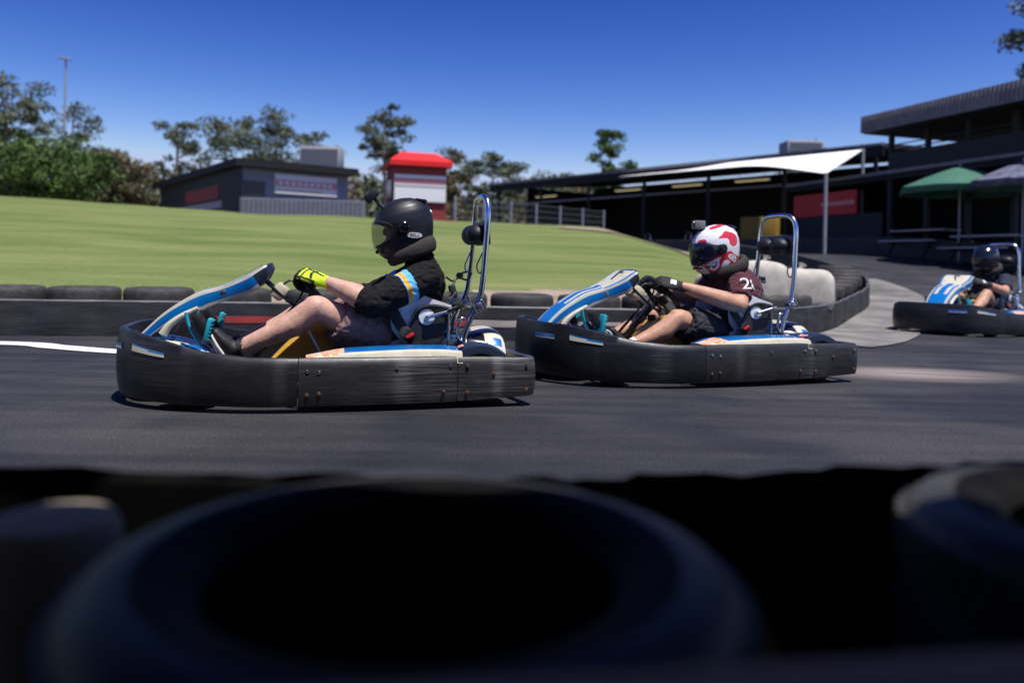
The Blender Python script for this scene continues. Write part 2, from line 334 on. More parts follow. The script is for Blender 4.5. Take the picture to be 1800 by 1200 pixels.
HALF = [(1.035,0),(1.03,.16),(.985,.31),(.89,.44),(.74,.545),(.56,.615),(.40,.660),(.25,.682),(.12,.684),(-.10,.680),(-.34,.668),(-.60,.640)]
def make_kart():
    root = empty('go_kart', (0,0,0))
    P = lambda *a: V(a)
    half = spline([P(x if x < .5 else .5+(x-.5)*.93, y, 0) for x,y in HALF], 90)
    mir = lambda q: V((q.x, -q.y, q.z))
    ring_top = lambda p: lerp([-.62,.12,.35,.55,.75,.9,1.05], [.245,.245,.247,.268,.315,.345,.352], p.x)
    ring_bot = lambda p: lerp([-.62,.3,.7,1.05], [.035,.030,.035,.050], p.x)
    seam = P(.130,.684,0); front = [q for q in half if q.x >= .145]+[P(.1325,.684,0)]; side = [P(.1285,.684,0)]+[q for q in half if q.x < .12]
    # ---- bumpers
    mb = MB(); wall_strip(mb, [mir(q) for q in front[::-1]]+front[1:], ring_top, ring_bot, .035, .016)
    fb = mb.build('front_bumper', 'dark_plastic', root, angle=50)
    def decal(path_pts, z0f, z1f, mats, split, name='sticker', par=None):
        mb = MB(); n = len(path_pts); vs = []; rows = 4
        for i, p in enumerate(path_pts):
            t = (path_pts[min(i+1,n-1)]-path_pts[max(i-1,0)]).normalized(); nr = V((t.y,-t.x,0))
            for k in range(rows+1):
                z = z0f(i/(n-1))+(z1f(i/(n-1))-z0f(i/(n-1)))*k/rows
                q = (z-ring_bot(p))/(ring_top(p)-ring_bot(p))
                off = .016*math.sin(math.pi*min(.98, max(.02, q)))**.6+.004
                vs.append(p+nr*off+V((0,0,z)))
        fs, ms = [], []
        for i in range(n-1):
            for k in range(rows):
                a = i*(rows+1)+k; fs.append((a, a+rows+1, a+rows+2, a+1)); ms.append(split(i/(n-1), k))
        mb.add(vs, fs, ms); return mb.build(name, mats, par, fix=False)
    dec = [q for q in half if .70 < q.x < .87]
    decal(spline(dec, 12), lambda t: .262-.02*t, lambda t: .296-.035*t, ['blue_paint','cream_paint'], lambda t, k: 1 if k < 2-2*t+1 else 0, par=fb)
    dec = [mir(q) for q in half if .55 < q.x < .99][::-1]
    dec = [q for q in half if .92 < q.x < .99]
    decal(spline(dec, 12), lambda t: .262, lambda t: .290, ['blue_paint','cream_paint'], lambda t, k: 0 if k > 0 else 1, par=fb)
    for s in (1,-1):
        pth = side if s > 0 else [mir(q) for q in side][::-1]
        mb = MB(); wall_strip(mb, pth, ring_top, ring_bot, .032, .014)
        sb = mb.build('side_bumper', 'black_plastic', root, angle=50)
        for (f, z) in ((.10,.19),(.10,.085),(.05,.185),(.05,.09),(-.30,.20),(-.54,.085),(-.57,.205)):
            i = min(range(len(half)), key=lambda j: abs(half[j].x-f)); q = half[i]
            mb = MB(); mb.revolve([(.002,-.002),(.009,0),(.0075,.003),(.002,.004)], P(q.x, s*(q.y+.013), z), P(0,s,0), 10)
            mb.build('bolt', 'rust' if z < .1 or f == -.30 else 'steel', sb)
        mb = MB(); q = K(422,664,.68)
        mb.revolve([(.016,-.004),(.014,.001),(.009,.0),(.001,-.003)], P(q.x, s*(lerp([.25,.40],[.682,.660],q.x)+.014), .165), P(0,s,0), 14)
        mb.build('mounting_cap', 'dark_plastic', fb)
    # rear bumper: corner boards and the board across the back
    rh = [P(-.605,.640,0),P(-.72,.635,0),P(-.86,.628,0),P(-.955,.618,0),P(-.985,.60,0),P(-.993,.57,0),P(-.985,.52,0),P(-.96,.40,0),P(-.945,.2,0),P(-.94,0,0)]
    rh = spline(rh, 40)
    mb = MB(); rt = lambda p: .242-.006*sstep(-.6,-1,p.x)+(.0 if p.x < 0 else 0)
    wall_strip(mb, rh+[mir(q) for q in rh[::-1]][1:], rt, lambda p: lerp([-1,-.6],[.055,.036],p.x), .028, .010)
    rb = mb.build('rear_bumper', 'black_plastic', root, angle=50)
    for (f, l, z, ax) in ((-.78,.646,.165,(0,1,0)),(-.945,.634,.205,(0,1,0)),(-.945,.634,.085,(0,1,0)),(-.65,.652,.08,(0,1,0)),(-.65,.652,.205,(0,1,0))):
        for s in (1,-1):
            mb = MB(); mb.revolve([(.002,-.004),(.009,-.002),(.0075,.003),(.002,.004)], P(f, s*l, z), V(ax)*s, 10); mb.build('bolt', 'rust' if z < .2 else 'steel', rb)
    # ---- chassis
    mb = MB()
    for s in (1,-1):
        mb.tube(spline([P(-.86,.28*s,.075),P(-.3,.30*s,.07),P(.2,.27*s,.065),P(.62,.16*s,.065),P(.80,.22*s,.08)], 18), .015)
        mb.tube(spline([P(-.5,.30*s,.075),P(-.45,.55*s,.09),P(-.1,.60*s,.10),P(.15,.56*s,.09),P(.25,.28*s,.07)], 18), .012)
        mb.tube([P(.62,.16*s,.065),P(.66,.36*s,.12),P(.62,.42*s,.13)], .014)
        mb.tube(spline([P(.80,.22*s,.08),P(.96,.2*s,.16),P(.99,.08*s,.2)],8), .011)
        mb.tube([P(-.86,.28*s,.075),P(-.93,.28*s,.12)], .013)
    mb.tube([P(-.86,-.28,.075),P(-.86,.28,.075)], .015); mb.tube([P(.62,-.16,.065),P(.62,.16,.065)], .015); mb.tube([P(-.15,-.3,.07),P(-.15,.3,.07)], .013)
    mb.tube([P(-.72,-.56,.138),P(-.72,.56,.138)], .020)
    mb.build('chassis', 'dark_metal', root)
    mb = MB(); mb.prism([P(-.1,-.28,.052),P(.2,-.26,.052),P(.62,-.16,.052),P(.80,-.2,.055),P(.80,.2,.055),P(.62,.16,.052),P(.2,.26,.052),P(-.1,.28,.052)], P(0,0,.005))
    mb.build('floor_tray', 'dark_metal', root, smooth=False)
    # ---- wheels
    for (f, l, r, wd) in ((-.72,.505,.138,.17),(-.72,-.505,.138,.17),(.62,.475,.128,.115),(.62,-.475,.128,.115)):
        e = bpy.data.objects.new('wheel', None); COL.objects.link(e); e.parent = root; e.location = (f, l, r); e.empty_display_size = .05
        h = wd/2; mb = MB()
        prof = [(.068,-h*.8),(.08,-h*.95),(r*.86,-h),(r*.955,-h*.86),(r*.99,-h*.55),(r,0),(r*.99,h*.55),(r*.955,h*.86),(r*.86,h),(.08,h*.95),(.068,h*.8)]
        mb.revolve(prof, (0,0,0), (0,1,0), 40); mb.build('tyre', 'rubber', e)
        mb = MB(); mb.revolve([(.02,-h*.5),(.06,-h*.6),(.070,-h*.83),(.072,0),(.070,h*.83),(.06,h*.6),(.02,h*.5),(.018,h*.75),(.002,h*.77)], (0,0,0), (0,1,0), 24); mb.build('rim', 'steel', e)
    # ---- side pods
    for s in (1,-1):
        st = [K(538,626,.55),K(570,617,.45),K(610,611,.42),K(660,607.5,.40),K(720,605,.40),K(775,605.5,.40),K(800,608,.40)]
        fs_ = [q.x for q in st]; zs = [q.z for q in st]
        rings = []; n = 26
        for i in range(n):
            f = fs_[0]+(fs_[-1]-fs_[0])*i/(n-1); z = lerp([x for x in fs_[::-1]], zs[::-1], f)
            win = sstep(fs_[0], fs_[0]-.20, f); tap = .62+.38*win
            outer = .645; inner = outer-.30*tap
            zz = z+.002; ring = []
            for q, dz in ((0,-.060),(.010,-.030),(.018,-.012),(.042,-.004),(.06,-.003),(.13,.002),(.22,.0),(.30,-.010),(.30,-.08)):
                ring.append(P(f, s*(outer-q*tap), zz+dz*(.4+.6*win)))
            rings.append(ring)
        def mi(i, j, n=n):
            if j in (0,1): return 1
            if j == 2: return 1 if i > 4 else 2
            if i < 6 and j in (3,4,5): return 2
            return 0
        mb = MB(); mb.loft(rings, True, True, mi); mb.build('side_pod', ['blue_paint','cream_paint','orange_print'], root)
    # ---- rear fenders over the wheels
    for s in (1,-1):
        mb = MB(); rings = []
        for i in range(17):
            a = R(12+150*i/16); r = .156; ring = []
            for l, dr in ((.608,-.03),(.603,0),(.57,.008),(.48,.010),(.42,0),(.415,-.02)):
                ring.append(P(-.72+math.cos(a)*(r+dr)*1.12, s*l, .138+math.sin(a)*(r+dr)))
            ring += [q+(P(-.72,q.y,.138)-q)*.045 for q in ring[::-1]]
            rings.append(ring)
        mb.loft(rings, True, True); fd = mb.build('rear_fender', 'navy_plastic', root)
        mb = MB()
        for (a0, a1, l0, l1) in ((28,40,.50,.585),(44,54,.49,.59),(58,66,.52,.585)):
            pts = []
            vs = []
            for a in np.linspace(a0, a1, 5):
                for l in (l0, l1):
                    vs.append(P(-.72+math.cos(R(a))*.170*1.12, s*l, .138+math.sin(R(a))*.171))
            mb.add(vs, [(2*i, 2*i+1, 2*i+3, 2*i+2) for i in range(4)])
        mb.build('graphic', 'red_print', fd, fix=False)
    # ---- nose panel
    topc = [K(243,590,.11),K(290,548,.12),K(345,516,.13),K(388,504,.14),K(430,486,.15),K(458,470,.15),K(474,463,.14)]
    thick = [.036,.060,.088,.074,.088,.066,.032]
    n = 34; tc = spline([P(q.x,0,q.z) for q in topc], n); rings = []; Wd = []
    for i in range(n):
        u = i/(n-1); t = (tc[min(i+1,n-1)]-tc[max(i-1,0)]).normalized(); nr = P(-t.z,0,t.x)
        if nr.z < 0: nr = -nr
        hw = lerp([0,.2,.45,.55,.7,.9,1],[.105,.115,.120,.135,.162,.165,.11], u); th = lerp(np.linspace(0,1,7), thick, u)
        ring = []
        for (lx, dz) in ((1.0,-1),(1.03,-.80),(1.05,-.20),(1.0,-.02),(.86,.03),(.62,.06),(.3,.09),(0,.10)):
            ring.append(tc[i]+P(0,lx*hw,0)+nr*dz*th)
        ring += [P(q.x,-q.y,q.z) for q in ring[-2::-1]]
        rings.append(ring)
    m_ = len(rings[0])
    def nmi(i, j):
        u = i/(n-2); jj = j if j < 7 else 13-j
        if u > .955: return 2
        if jj == 0 or j >= m_-1: return 2 if u > .74 else 1
        if jj == 1: return 2 if u > .74 else 0
        if jj == 2: return 1
        if jj == 3: return 0 if u > .5 else 1
        if jj == 4: return 0 if (u < .52 or u > .94) else 1
        return 1 if .54 < u < .93 else (0 if (u < .2 or u > .93) else (1 if jj == 5 else 0))
    mb = MB(); mb.loft(rings, True, True, nmi); nz = mb.build('nose_panel', ['blue_paint','cream_paint','navy_plastic'], root)
    # number on the panel
    vs, fs = text_mesh('7', .15, .0006); i = int(.74*(n-1)); t = (tc[i+2]-tc[i-2]).normalized(); nr = P(-t.z,0,t.x)
    if nr.z < 0: nr = -nr
    yx = P(0,-1,0); base = tc[i]+nr*.0125*1
    mb = MB(); mb.add([base+yx*q.x+t*q.y+nr*(.0015+q.z) for q in vs], fs); mb.build('race_number', 'print_black', nz, smooth=False)
    for s in (1,-1):    # lower struts of the panel
        a = spline([K(348,541,.13),K(318,556,.13),K(297,572,.13),K(286,588,.13)], 10)
        mb = MB(); rr = [(.010+.012*i/9, .016) for i in range(10)]
        mb.tube([P(q.x, s*q.y, q.z) for q in a], rr, 10); mb.build('panel_strut', 'cream_paint', nz)
    mb = MB(); a = K(392,515,.155); mb.revolve([(.004,-.006),(.017,-.004),(.014,.007),(.006,.009)], a, (0,1,0), 12); mb.build('clip', 'steel', nz)
    # ---- front fairing
    rings = []
    ks = [(.985,.255,.30,.03),(.95,.285,.34,.06),(.86,.290,.36,.09),(.76,.275,.35,.09),(.66,.245,.31,.08),(.58,.20,.26,.06)]
    ks = [V((a,b,c)) for a,b,c,_ in ks]; kk = spline(ks, 16)
    for q in kk:
        ring = []
        for j in range(17):
            y = -1+2*j/16; ring.append(P(q.x-.10*y*y*(1 if q.x > .8 else .3), y*q.z, q.y*(1-.28*y*y)-.02*math.cos(y*9)*.4))
        ring += [p_-V((0,0,.02)) for p_ in ring[::-1]]
        rings.append(ring)
    def fmi(i, j):
        j = j if j < 17 else 33-j
        y = abs(-1+2*j/16)
        return 1 if (int(i*.55+y*5.3) % 3 == 0) else 0
    mb = MB(); mb.loft(rings, True, True, fmi); mb.build('front_fairing', ['blue_paint','cream_paint'], root)
    # ---- pedals
    for s, px in ((1,0),(-1,0)):
        e = bpy.data.objects.new('pedal', None); COL.objects.link(e); e.parent = root; e.empty_display_size = .05
        a, b, c = K(327,549,.17), K(333,574,.17), K(352,606,.17)
        mb = MB(); mb.tube([P(q.x, s*q.y, q.z) for q in spline([a,b,c],8)], (.013,.009), 8); mb.build('pedal_arm', 'teal_paint', e)
        a2, b2 = K(371,559,.22), K(362,598,.22)
        d = (a2-b2); mid = (a2+b2)/2; rot = Matrix.Rotation(math.atan2(d.x, d.z), 3, 'Y')
        mb = MB(); mb.box(P(mid.x, s*mid.y, mid.z), (.022,.075,d.length), rot, bev=.008)
        for k in range(6): mb.box(P(mid.x, s*mid.y, mid.z)+rot @ P(-.014,0,(-.4+.16*k)*d.length), (.010,.07,.008), rot)
        mb.build('pedal_plate', 'teal_paint', e)
        mb = MB(); mb.tube([P(c.x, s*.13, .11), P(c.x, s*.26, .11)], .011, 10); mb.build('pivot_bar', 'chrome', e)
        a3 = K(345,560,.2); mb = MB(); mb.box(P(a3.x-.02, s*.2, a3.z-.03), (.05,.05,.12), Matrix.Rotation(R(25),3,'Y'), bev=.012); mb.build('pedal_pad', 'black_leather', e)
    for s in (1,-1):
        mb = MB(); mb.tube([P(.70,s*.17,.17),P(.40,s*.14,.10)], .006, 8); mb.build('control_rod', 'steel', root)
    # ---- steering
    C, dv = WHEEL_C, WHEEL_D
    nrm = P(dv.z,0,-dv.x)          # wheel axis, pointing forward and down
    sw = bpy.data.objects.new('steering_wheel', None); COL.objects.link(sw); sw.parent = root; sw.empty_display_size = .05
    rim = []
    for i in range(40):
        a = 2*math.pi*i/40; r = WHEEL_R*(1-.10*max(0, -math.sin(a))**3)
        rim.append(C+(P(0,1,0)*math.cos(a)+dv*math.sin(a))*r)
    mb = MB(); mb.tube(rim, .0165, 12, up=nrm, closed=True); mb.build('wheel_rim', 'black_leather', sw)
    mb = MB()
    for a in (20,160,270):
        a = R(a); mb.tube([C+nrm*.03, C+nrm*.01+(P(0,1,0)*math.cos(a)+dv*math.sin(a))*(WHEEL_R-.012)], (.007,.016), 8)
    mb.build('spokes', 'dark_metal', sw)
    mb = MB(); mb.revolve([(.002,-.012),(.045,-.010),(.05,.0),(.045,.035),(.02,.045)], C, nrm, 20); mb.build('hub', 'black_plastic', sw)
    mb = MB(); mb.tube([C+nrm*.03, P(.46,0,.09)], .011, 10); mb.build('steering_column', 'dark_metal', root)
    mb = MB()
    for s in (1,-1):
        a, b = K(462,490,.06), K(520,541,.06); mb.tube([P(a.x,s*.06,a.z), P(b.x,s*.06,b.z), P(.35,s*.05,.25)], .010, 8)
    mb.build('panel_support', 'dark_metal', root)
    a = K(492,512,.0); mb = MB(); mb.box(a, (.075,.13,.085), Matrix.Rotation(R(-40),3,'Y'), bev=.018); db = mb.build('lap_timer', 'cream_paint', root)
    mb = MB(); mb.tube(spline([a+P(-.01,.04,.03),a+P(-.06,.05,.06),a+P(-.12,.03,.0),P(.3,.02,.3)],12), .006, 8); mb.build('cable', 'black_plastic', db)
    # ---- fuel tank between the legs
    mb = MB(); a, b = K(596,562,0), K(484,606,0)
    rings = []
    for i in range(9):
        u = i/8; f = a.x+.02+(b.x+.02-a.x)*u; zt = lerp([0,.5,1],[a.z+.01,a.z-.03,.15],u); hw = .115-.02*u; ring = []
        for k in range(16):
            t = 2*math.pi*k/16; cx = math.copysign(abs(math.cos(t))**.45, math.cos(t)); cz = math.copysign(abs(math.sin(t))**.45, math.sin(t))
            ring.append(P(f, cx*hw, .06+(zt-.06)*(.5+.5*cz)))
        rings.append(ring)
    mb.loft(rings); tk = mb.build('fuel_tank', 'tank_plastic', root)
    mb = MB(); mb.revolve([(.001,.0),(.028,.0),(.028,.03),(.022,.036),(.001,.036)], P((a.x+b.x)/2+.02,0,(a.z)-.03), (0,0,1), 14); mb.build('filler_cap', 'black_plastic', tk)
    mb = MB(); a, b = K(542,582,.16), K(565,624,.16); mb.tube([a,b], .009, 8); mb.build('gear_rod', 'steel', root)
    # ---- seat
    sp = [K(612,607,0),K(650,612,0),K(700,614,0),K(742,606,0),K(770,585,0),K(786,558,0),K(797,533,0)]
    sp = spline([P(q.x,0,q.z-.01) for q in sp], 30); rings = []
    for i, q in enumerate(sp):
        u = i/29; t = (sp[min(i+1,29)]-sp[max(i-1,0)]).normalized(); nr = P(-t.z,0,t.x)
        if nr.dot(P(.2,0,1)) < 0 and u < .5: nr = -nr
        if u >= .5 and nr.x < 0: nr = -nr
        hw = lerp([0,.3,.6,1],[.17,.185,.19,.165], u); wing = lerp([0,.2,.42,.58,.75,.9,1],[.02,.05,.12,.17,.13,.07,.01], u)
        prof = [(hw+.022,wing),(hw+.012,wing*.5),(hw-.005,.02),(hw*.7,0),(0,0)]
        prof = prof+[(-x,y) for x,y in prof[-2::-1]]
        out = [q+P(0,x,0)+nr*y for x,y in prof]
        inn = [q+P(0,x*.955,0)+nr*(y+(.008 if abs(x) < hw*.8 else 0)) for x,y in prof]
        rings.append(out+inn[::-1])
    nn = len(rings[0])
    mb = MB(); mb.loft(rings, True, True, lambda i, j: 1 if 9 <= j < 17 else (1 if (j in (0,1,2,3,4,5,6,7) and i > 20) else 0))
    seat = mb.build('seat', ['seat_shell','black_leather'], root, angle=60)
    for s in (1,-1):
        o_ = [K(x,y,.205) for x,y in ((686,560),(690,540),(703,523),(722,516),(740,517),(762,526),(793,536),(793,556),(728,592),(700,594),(688,578))]
        mb = MB(); mb.prism([P(q.x, s*q.y, q.z) for q in o_], P(0,s*.014,0)); wg = mb.build('seat_wing', 'seat_shell', seat)
        l_ = spline([K(x,y,.221) for x,y in ((706,580),(716,581),(724,577),(732,568))], 10)
        mb = MB(); mb.tube([P(q.x, s*q.y, q.z) for q in l_], .003, 6); mb.build('pinstripe', 'red_plastic', wg)
    # black side plate with white disc, on each side
    for s in (1,-1):
        o_ = [K(x,y,.225) for x,y in ((722,566),(728,552),(738,541),(752,535),(772,536),(790,541),(793,556),(782,580),(770,603),(716,603),(714,585))]
        mb = MB(); mb.prism([P(q.x, s*q.y, q.z) for q in o_], P(0,s*.012,0)); pl = mb.build('side_plate', 'black_plastic', seat)
        e_ = [K(x,y,.245) for x,y in ((724,560),(733,546),(750,537.5),(772,538),(792,543))]
        mb = MB(); mb.tube(spline([P(q.x, s*q.y, q.z) for q in e_], 14), .008, 8); mb.build('plate_edge', 'black_plastic', pl)
        a = K(750,557,.24); mb = MB(); mb.revolve([(.001,.004),(.040,.003),(.043,.0),(.040,-.004)], P(a.x, s*a.y, a.z), P(0,s,0), 24); mb.build('disc', 'white_paint', pl)
        mb = MB(); mb.revolve([(.001,.030),(.010,.028),(.014,.012),(.014,.004)], P(a.x, s*a.y, a.z), P(0,s,0), 12)
        b = K(790,547,.26); mb.tube([P(a.x,s*.262,a.z), P(b.x,s*.265,b.z)], .011, 10)
        mb.revolve([(.001,.02),(.014,.018),(.015,0),(.014,-.02)], P(b.x, s*.265, b.z), P(0,s,0), 12); mb.build('seat_adjuster', 'chrome', pl)
    for s in (1,-1):
        mb = MB()
        a, b = K(788,552,.24), K(789,606,.24); mb.tube([P(a.x,s*a.y,a.z), P(b.x,s*b.y,b.z-.1)], .009, 8)
        a, b = K(780,565,.22), K(757,606,.22); mb.tube([P(a.x,s*a.y,a.z), P(b.x,s*b.y,b.z-.08)], .007, 8)
        mb.build('seat_stay', 'chrome', root)
    # ---- roll hoop
    leg = [K(816,604,.24),K(815,596,.24),K(821,575,.235),K(832,550,.23),K(843,525,.225),K(848,500,.22),K(852,460,.212),K(855,420,.205),K(858,380,.20),K(858,362,.185),K(855,350,.155)]
    arc = [P(q.x,q.y,q.z) for q in leg]; topz = K(851,343,.0)
    pts = arc+[P(arc[-1].x+.004,.08,arc[-1].z+.018)]+[P(arc[-1].x+.004,-.08,arc[-1].z+.018)]+[mir(q) for q in arc[::-1]]
    mb = MB(); mb.tube(spline(pts, 90), .0158, 14); hp = mb.build('roll_hoop', 'chrome', root)
    for s in (1,-1):
        a = K(842,540,.228); a = P(a.x, s*a.y, a.z); rot = Matrix.Rotation(R(28),3,'Y')
        mb = MB(); mb.box(a, (.042,.05,.050), rot, bev=.006); mb.box(a+rot @ P(-.028,0,.0), (.012,.05,.062), rot, bev=.004)
        mb.box(a+rot @ P(.028,0,.0), (.012,.055,.055), rot, bev=.004)
        for dz in (-.018,.018): mb.revolve([(.001,.03),(.007,.029),(.007,-.029),(.001,-.03)], a+rot @ P(.012,0,dz), rot @ P(0,1,0), 8)
        mb.build('clamp', 'steel', hp)
        bl = spline([K(812,602,.245),K(804,592,.245),K(806,572,.245),K(811,560,.24),K(817,560,.235)], 16)
        mb = MB(); mb.tube([P(q.x, s*q.y, q.z) for q in bl], .0085, 10); mb.build('hoop_bracket', 'chrome', hp)
        lp = spline([K(851,440,.2),K(843,455,.19),K(838,468,.19),K(842,480,.2),K(848,476,.205)], 14)
        mb = MB(); mb.tube([P(q.x, s*q.y, q.z) for q in lp], .004, 8); mb.build('tie_strap', 'blue_paint' if s < 0 else 'belt_web', hp)
    # headrest: round pad on a plate between the legs
    a = K(833,413,.0)
    mb = MB(); mb.box(a+P(-.045,0,.01), (.025,.36,.135), Matrix.Rotation(R(6),3,'Y'), bev=.012); hr = mb.build('headrest_plate', 'black_plastic', hp)
    mb = MB()
    for s in (1,-1): mb.blob(a+P(.0,s*.075,0), (.058,.085,.058), 16)
    mb.build('headrest_pad', 'black_leather', hr)
    # hoses and cables behind the seat
    mb = MB()
    for pts in ([(784,487,.05),(796,494,.02),(806,488,-.02),(822,492,-.05),(829,480,-.1)],[(790,520,.06),(797,500,.03),(803,487,.0),(812,480,-.06),(820,478,-.12)],[(789,528,.1),(800,515,.06),(795,500,.02)]):
        mb.tube(spline([K(*q) for q in pts], 14), .006, 8)
    mb.blob(K(808,484,-.02), (.022,.02,.018), 10)
    a = K(796,512,.03); mb.box(a, (.035,.06,.075), Matrix.Rotation(R(15),3,'Y'), bev=.008); mb.box(K(800,535,.0), (.06,.18,.05), Matrix.Rotation(R(25),3,'Y'), bev=.01)
    mb.build('cable_bundle', 'black_plastic', root)
    # ---- engine and its cover
    rings = []
    ec = [K(776,607,-.06),K(795,590,-.06),K(820,577,-.06),K(845,572,-.06),K(862,576,-.06),K(870,590,-.06),K(872,606,-.06)]
    ec = spline([P(q.x,0,q.z) for q in ec], 22)
    for q in ec:
        ring = []
        for j in range(19):
            y = -1+2*j/18; ring.append(P(q.x, .0+y*.30, .10+(q.z-.10)*(1-abs(y)**5*.6)))
        rings.append(ring+[p_-V((0,0,.03)) for p_ in ring[::-1]])
    def emi(i, j):
        j = j if j < 19 else 37-j
        y = abs(-1+2*j/18)
        if .62 < y < .92 and 8 < i < 16: return 1 if not (10 < i < 14 and .7 < y < .84) else 2
        if y < .25 and 6 < i < 17: return 1
        return 0
    mb = MB(); mb.loft(rings, True, True, emi); eng = mb.build('engine_cover', ['helmet_gloss','cream_paint','blue_paint'], root)
    mb = MB(); mb.box(P(-.78,-.1,.17), (.20,.34,.17), bev=.02); mb.box(P(-.70,.16,.15), (.13,.12,.12), bev=.015)
    for k in range(7): mb.box(P(-.78,-.29,.11+.02*k), (.17,.05,.006))
    mb.build('engine', 'dark_metal', root)
    mb = MB(); mb.tube(spline([P(-.66,.12,.24),P(-.74,.22,.27),P(-.85,.24,.25),P(-.92,.18,.21)],12), .022, 12); mb.build('exhaust', 'steel', root)
    # seat belts anchored on the frame
    for s in (1,-1):
        pts = [K(690,545,.235),K(697,560,.242),K(706,574,.250),K(716,588,.255),K(728,603,.25)]; pts = [P(q.x, s*q.y, q.z) for q in pts]; pts.append(P(pts[-1].x-.03, s*.26, .12))
        mb = MB(); mb.tube(spline(pts, 16), (.030,.0035), 8, up=P(1,0,.5)); lb = mb.build('lap_belt', 'belt_web', root)
        if s > 0:
            q = K(715,586,.262); rot = Matrix.Rotation(R(33),3,'Y')
            mb = MB(); mb.box(q, (.062,.018,.034), rot, bev=.005); bk = mb.build('buckle', 'black_plastic', lb)
            mb = MB(); mb.box(q+rot @ P(-.008,.007,-.018), (.044,.014,.018), rot, bev=.003); mb.build('release_button', 'red_plastic', lb)
    return root
# ------------------------------------------------------------------ drivers
WHEEL_C = K(560,524,0); WHEEL_D = V((.62,0,.785)).normalized(); WHEEL_R = .155
def rim_point(ang, s):
    a = R(ang); return WHEEL_C+(V((0,s,0))*math.cos(a)+WHEEL_D*math.sin(a))*WHEEL_R, (-V((0,s,0))*math.sin(a)+WHEEL_D*math.cos(a))

def hand_frame(wrist_hint, rim, T, s, k=1.0):
    X = (rim-wrist_hint).normalized(); Y = T-X*T.dot(X); Y.normalize()
    Z = X.cross(Y)
    if Z.dot(V((0,s,.6))) < 0: Z = -Z
    O = rim-X*.098*k+Z*.030*k
    return O, X*k, Y*k, Z*k
def hand_tubes(mb, fr, fat=1.0):
    O, X, Y, Z = fr; p = lambda x, y, z: O+X*x+Y*y+Z*z
    mb.tube([p(-.035,0,-.002), p(.0,0,.0), p(.04,0,.004), p(.085,0,.006)], [(.024*fat,.030*fat),(.020*fat,.031*fat),(.019*fat,.041*fat),(.014*fat,.043*fat)], 14, up=Z, round_end=True)
    for y, l, r in ((.033,1.0,.0105),(.011,1.08,.011),(-.011,1.02,.0105),(-.032,.84,.0092)):
        r *= fat; q = [p(.072,y*.95,.006), p(.072+.038*l,y,.004), p(.080+.050*l,y*1.02,-.022), p(.074+.046*l,y*1.02,-.046), p(.066+.022*l,y,-.058), p(.060+.006*l,y*.97,-.052)]
        mb.tube(spline(q, 12), [r*(1.05-.018*i) for i in range(12)], 8, round_end=True)
    q = [p(.012,.030,-.006), p(.040,.050,-.018), p(.068,.050,-.038), p(.092,.040,-.052), p(.104,.028,-.056)]
    mb.tube(spline(q, 10), [.0145*fat-.0004*i for i in range(10)], 8, round_end=True)

def helmet_slices():
    return [(-.158,.112,-.060,.075),(-.148,.136,-.100,.098),(-.122,.160,-.128,.114),(-.088,.170,-.145,.121),(-.05,.172,-.157,.126),(-.01,.168,-.166,.130),
            (.03,.160,-.168,.131),(.070,.145,-.163,.125),(.104,.118,-.145,.110),(.130,.085,-.114,.087),(.147,.048,-.074,.057),(.155,.012,-.034,.022)]
def helmet_ring(s, n=64, off=0.0):
    z, f, b, hw = s; c = (f+b)/2; a = (f-b)/2+off; w = hw+off; out = []
    for k in range(n):
        t = 2*math.pi*k/n; ct, st = math.cos(t), math.sin(t)
        out.append(V((c+math.copysign(abs(ct)**.92, ct)*a, math.copysign(abs(st)**.92, st)*w, z)))
    return out
def interp_slices(n):
    sl = helmet_slices(); P4 = np.array(sl); d = np.linspace(0, len(sl)-1, n); return [tuple(np.interp(d, range(len(sl)), P4[:, c]) for c in range(4)) for d in d]
